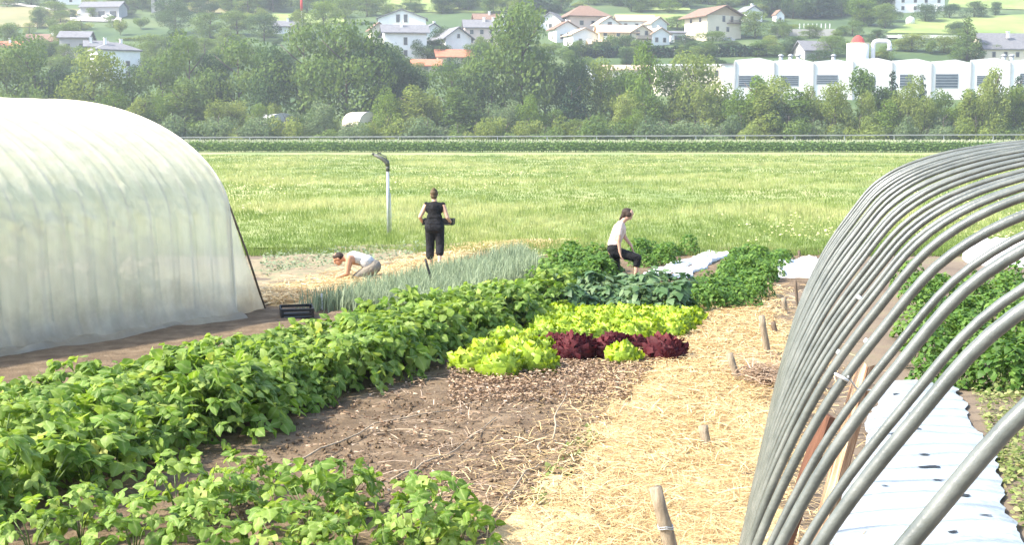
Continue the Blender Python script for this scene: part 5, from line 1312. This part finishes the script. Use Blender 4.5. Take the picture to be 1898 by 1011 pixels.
def long_box(name, label, cat, p0, p1, wid, hgt, mat, kind=None):
    a, b = at_hill(*p0), at_hill(*p1); d = b - a; m = MB(); ang = math.atan2(d.y, d.x)
    n = 12
    for i in range(n):
        q0, q1 = a.lerp(b, i / n), a.lerp(b, (i + 1) / n); c = (q0 + q1) / 2; z = hill_z(c.x, c.y)
        m.box((c.x, c.y, z + hgt / 2 - .4), ((q1 - q0).length - .03, wid, hgt + .4), Matrix.Rotation(ang, 3, 'Z'))
    o = m.build(name, mat); tag(o, label, cat); return o
long_box("retaining_wall", "pale stone retaining wall on the slope above the factory", "wall", (1440, 66), (1548, 66), .6, 2.4, M_STONEW)
long_box("road_wall", "low white wall along the track on the right slope", "wall", (1664, 72), (1785, 74), .5, 1.6, M_PWHITE)
def hedge():
    a, b = at_hill(1066, 106), at_hill(1420, 104); n = 5200
    tv = np.array([(-.5, -.35, 0), (.1, -.5, .08), (.5, .2, 0), (-.1, .5, -.08)], float); tf = np.array([(0, 1, 2, 3)])
    u = NR.random(n); P = np.array([a.lerp(b, float(x))[:] for x in u]); P[:, 1] += NR.normal(size=n) * .5; P[:, 2] = [hill_z(q[0], q[1]) for q in P]; P[:, 2] += 3.6 * NR.random(n) * (.92 + .08 * np.sin(u * 60))
    v, f, t = scatter(tv, tf, P, rot_zxz(NR.random(n) * 6.28, NR.random(n) * 3), .5 + .5 * NR.random(n), NR.random(n) * .6)
    root = empty("hedge", a); tag(root, "long dark clipped hedge running above the factory", "hedge")
    o = link("foliage", arr_mesh("foliage", v - np.array(a), f, M_TREES[5], t, False), root)
    m = MB(); 
    for i in range(60):
        q = a.lerp(b, i / 59); m.tube([(q.x - a.x, q.y - a.y, hill_z(q.x, q.y) - a.z - .2), (q.x - a.x, q.y - a.y, hill_z(q.x, q.y) - a.z + 2.6)], .06, 5)
    m.build("stems", M_BARK, root)
hedge()
for k in range(8):
    p = at_hill(1482 + k * 8, 52); tag(MB().box((0, 0, .7), (.25, .2, 1.6)).box((0, 0, 1.55), (.32, .27, .12)).build("fence_post", M_PWHITE), "pale fence post in the row on the right slope", "fence post", "fence posts of the right slope").location = p
def mast():
    p = at_hill(560, 70); root = empty("mast", p); tag(root, "thin mast with red upper section above the wood", "mast"); h = 14.5
    MB().tube([(0, 0, -.3), (0, 0, h * .62)], [.22, .18], 8).build("pole", M_PWHITE, root, True); MB().tube([(0, 0, h * .62), (0, 0, h)], [.45, .4], 8).build("red_section", M_REDP, root, True)
mast()
def tank():
    p = at_hill(1687, 44); root = empty("water_tank", p); tag(root, "small white round tank below the white house on the slope", "tank")
    MB().tube([(0, 0, -.3), (0, 0, 1.6), (0, 0, 2.1), (0, 0, 2.5), (0, 0, 2.6)], [1.6, 1.6, 1.4, .8, .1], 14).build("shell", M_PWHITE, root, True); MB().tube([(0, 0, 2.5), (0, 0, 2.9)], .25, 8).build("lid", M_GALV, root, True)
tank()
def vehicle(px, py, rz, mat, label, van, name):
    p = at_hill(px, py); root = empty(name, p + Vector((0, 0, .45)), rz); tag(root, label, "van" if van else "car")
    if van: prof = [(-2.5, .35), (2.5, .35), (2.55, 1.1), (2.2, 1.25), (1.55, 2.1), (-2.5, 2.2)]
    else: prof = [(-2.0, .35), (2.05, .35), (2.05, .85), (1.2, 1.0), (.6, 1.45), (-1.1, 1.48), (-1.9, 1.0)]
    MB().poly_prism(prof, -.9, .9).build("body", mat, root, bevel=.05)
    for sx in (-1.35, 1.35):
        for sy in (-.88, .88): wh = MB().tube([(sx, sy - .1, .33), (sx, sy + .1, .33)], .33, 14).build("wheel", M_BLACK, root, True); MB().tube([(sx, sy - .11, .33), (sx, sy + .11, .33)], .18, 10).build("rim", M_GALV, wh, True)
    z = 1.6 if van else 1.2
    for sy in (-.91, .91): MB().box((.75 if van else -.2, sy, z), (1.1, .03, .45)).build("side_window", M_GLASS, root)
    MB().box((1.9 if van else .95, 0, z + .05), (.04, 1.5, .5), Matrix.Rotation(-.7, 3, 'Y')).build("windscreen", M_GLASS, root)
    for sy in (-.65, .65): MB().box((2.5 if van else 2.06, sy, .8), (.05, .3, .18)).build("headlight", M_GLASSB, root)
vehicle(157, 30, PI + .2, M_CARW, "white delivery van parked by the dark garage", True, "parked_van")
vehicle(200, 36, PI, M_CARW, "small white car parked beside the van at the garage", False, "parked_car")
vehicle(1350, 80, .2, M_CARG, "grey car parked below the big chalet", False, "parked_car")
# small tunnels and a pale tank half hidden between the riverside trees
def small_tunnel(px, py, L, wd, h, label, mat, rz):
    base = at_y(px, py, 288); root = empty("small_polytunnel", Vector((base.x, 288, 0)), rz); tag(root, label, "greenhouse"); zb = max(0, base.z)
    m = MB(); n = 14; prof = [(-wd / 2 * math.cos(PI * i / n), zb + h * math.sin(PI * i / n)) for i in range(n + 1)]
    prof = [(-wd / 2, 0)] + prof + [(wd / 2, 0)]
    m.poly_prism(prof, 0, L); m.build("cover", mat, root, False); 
    MB().tube([(x, -.05, z) for x, z in prof[1:-1]], .09, 6).build("end_hoop", M_GALV, root, True)
small_tunnel(685, 232, 6, 6, 2.9, "cream covered tunnel half hidden among the riverside trees", M_PCREAM, .8)
small_tunnel(525, 226, 6, 7.5, 1.8, "grey covered tunnel half hidden among the riverside trees", M_PGREY, .7)

# ---------------------------------------------------------------- summer haze of the valley
HZ = 0.00036
if HZ > 0:
    m, nt, out = nodes_of("haze")
    pv = N(nt, "ShaderNodeVolumePrincipled"); pv.inputs["Density"].default_value = HZ; pv.inputs["Color"].default_value = (.86, .93, 1.0, 1); pv.inputs["Anisotropy"].default_value = .25
    nt.links.new(pv.outputs[0], out.inputs["Volume"])
    o = MB().box((0, 490, 92), (1500, 1120, 196)).build("haze", m); tag(o, "pale summer haze in the valley air", "haze", kind="stuff")
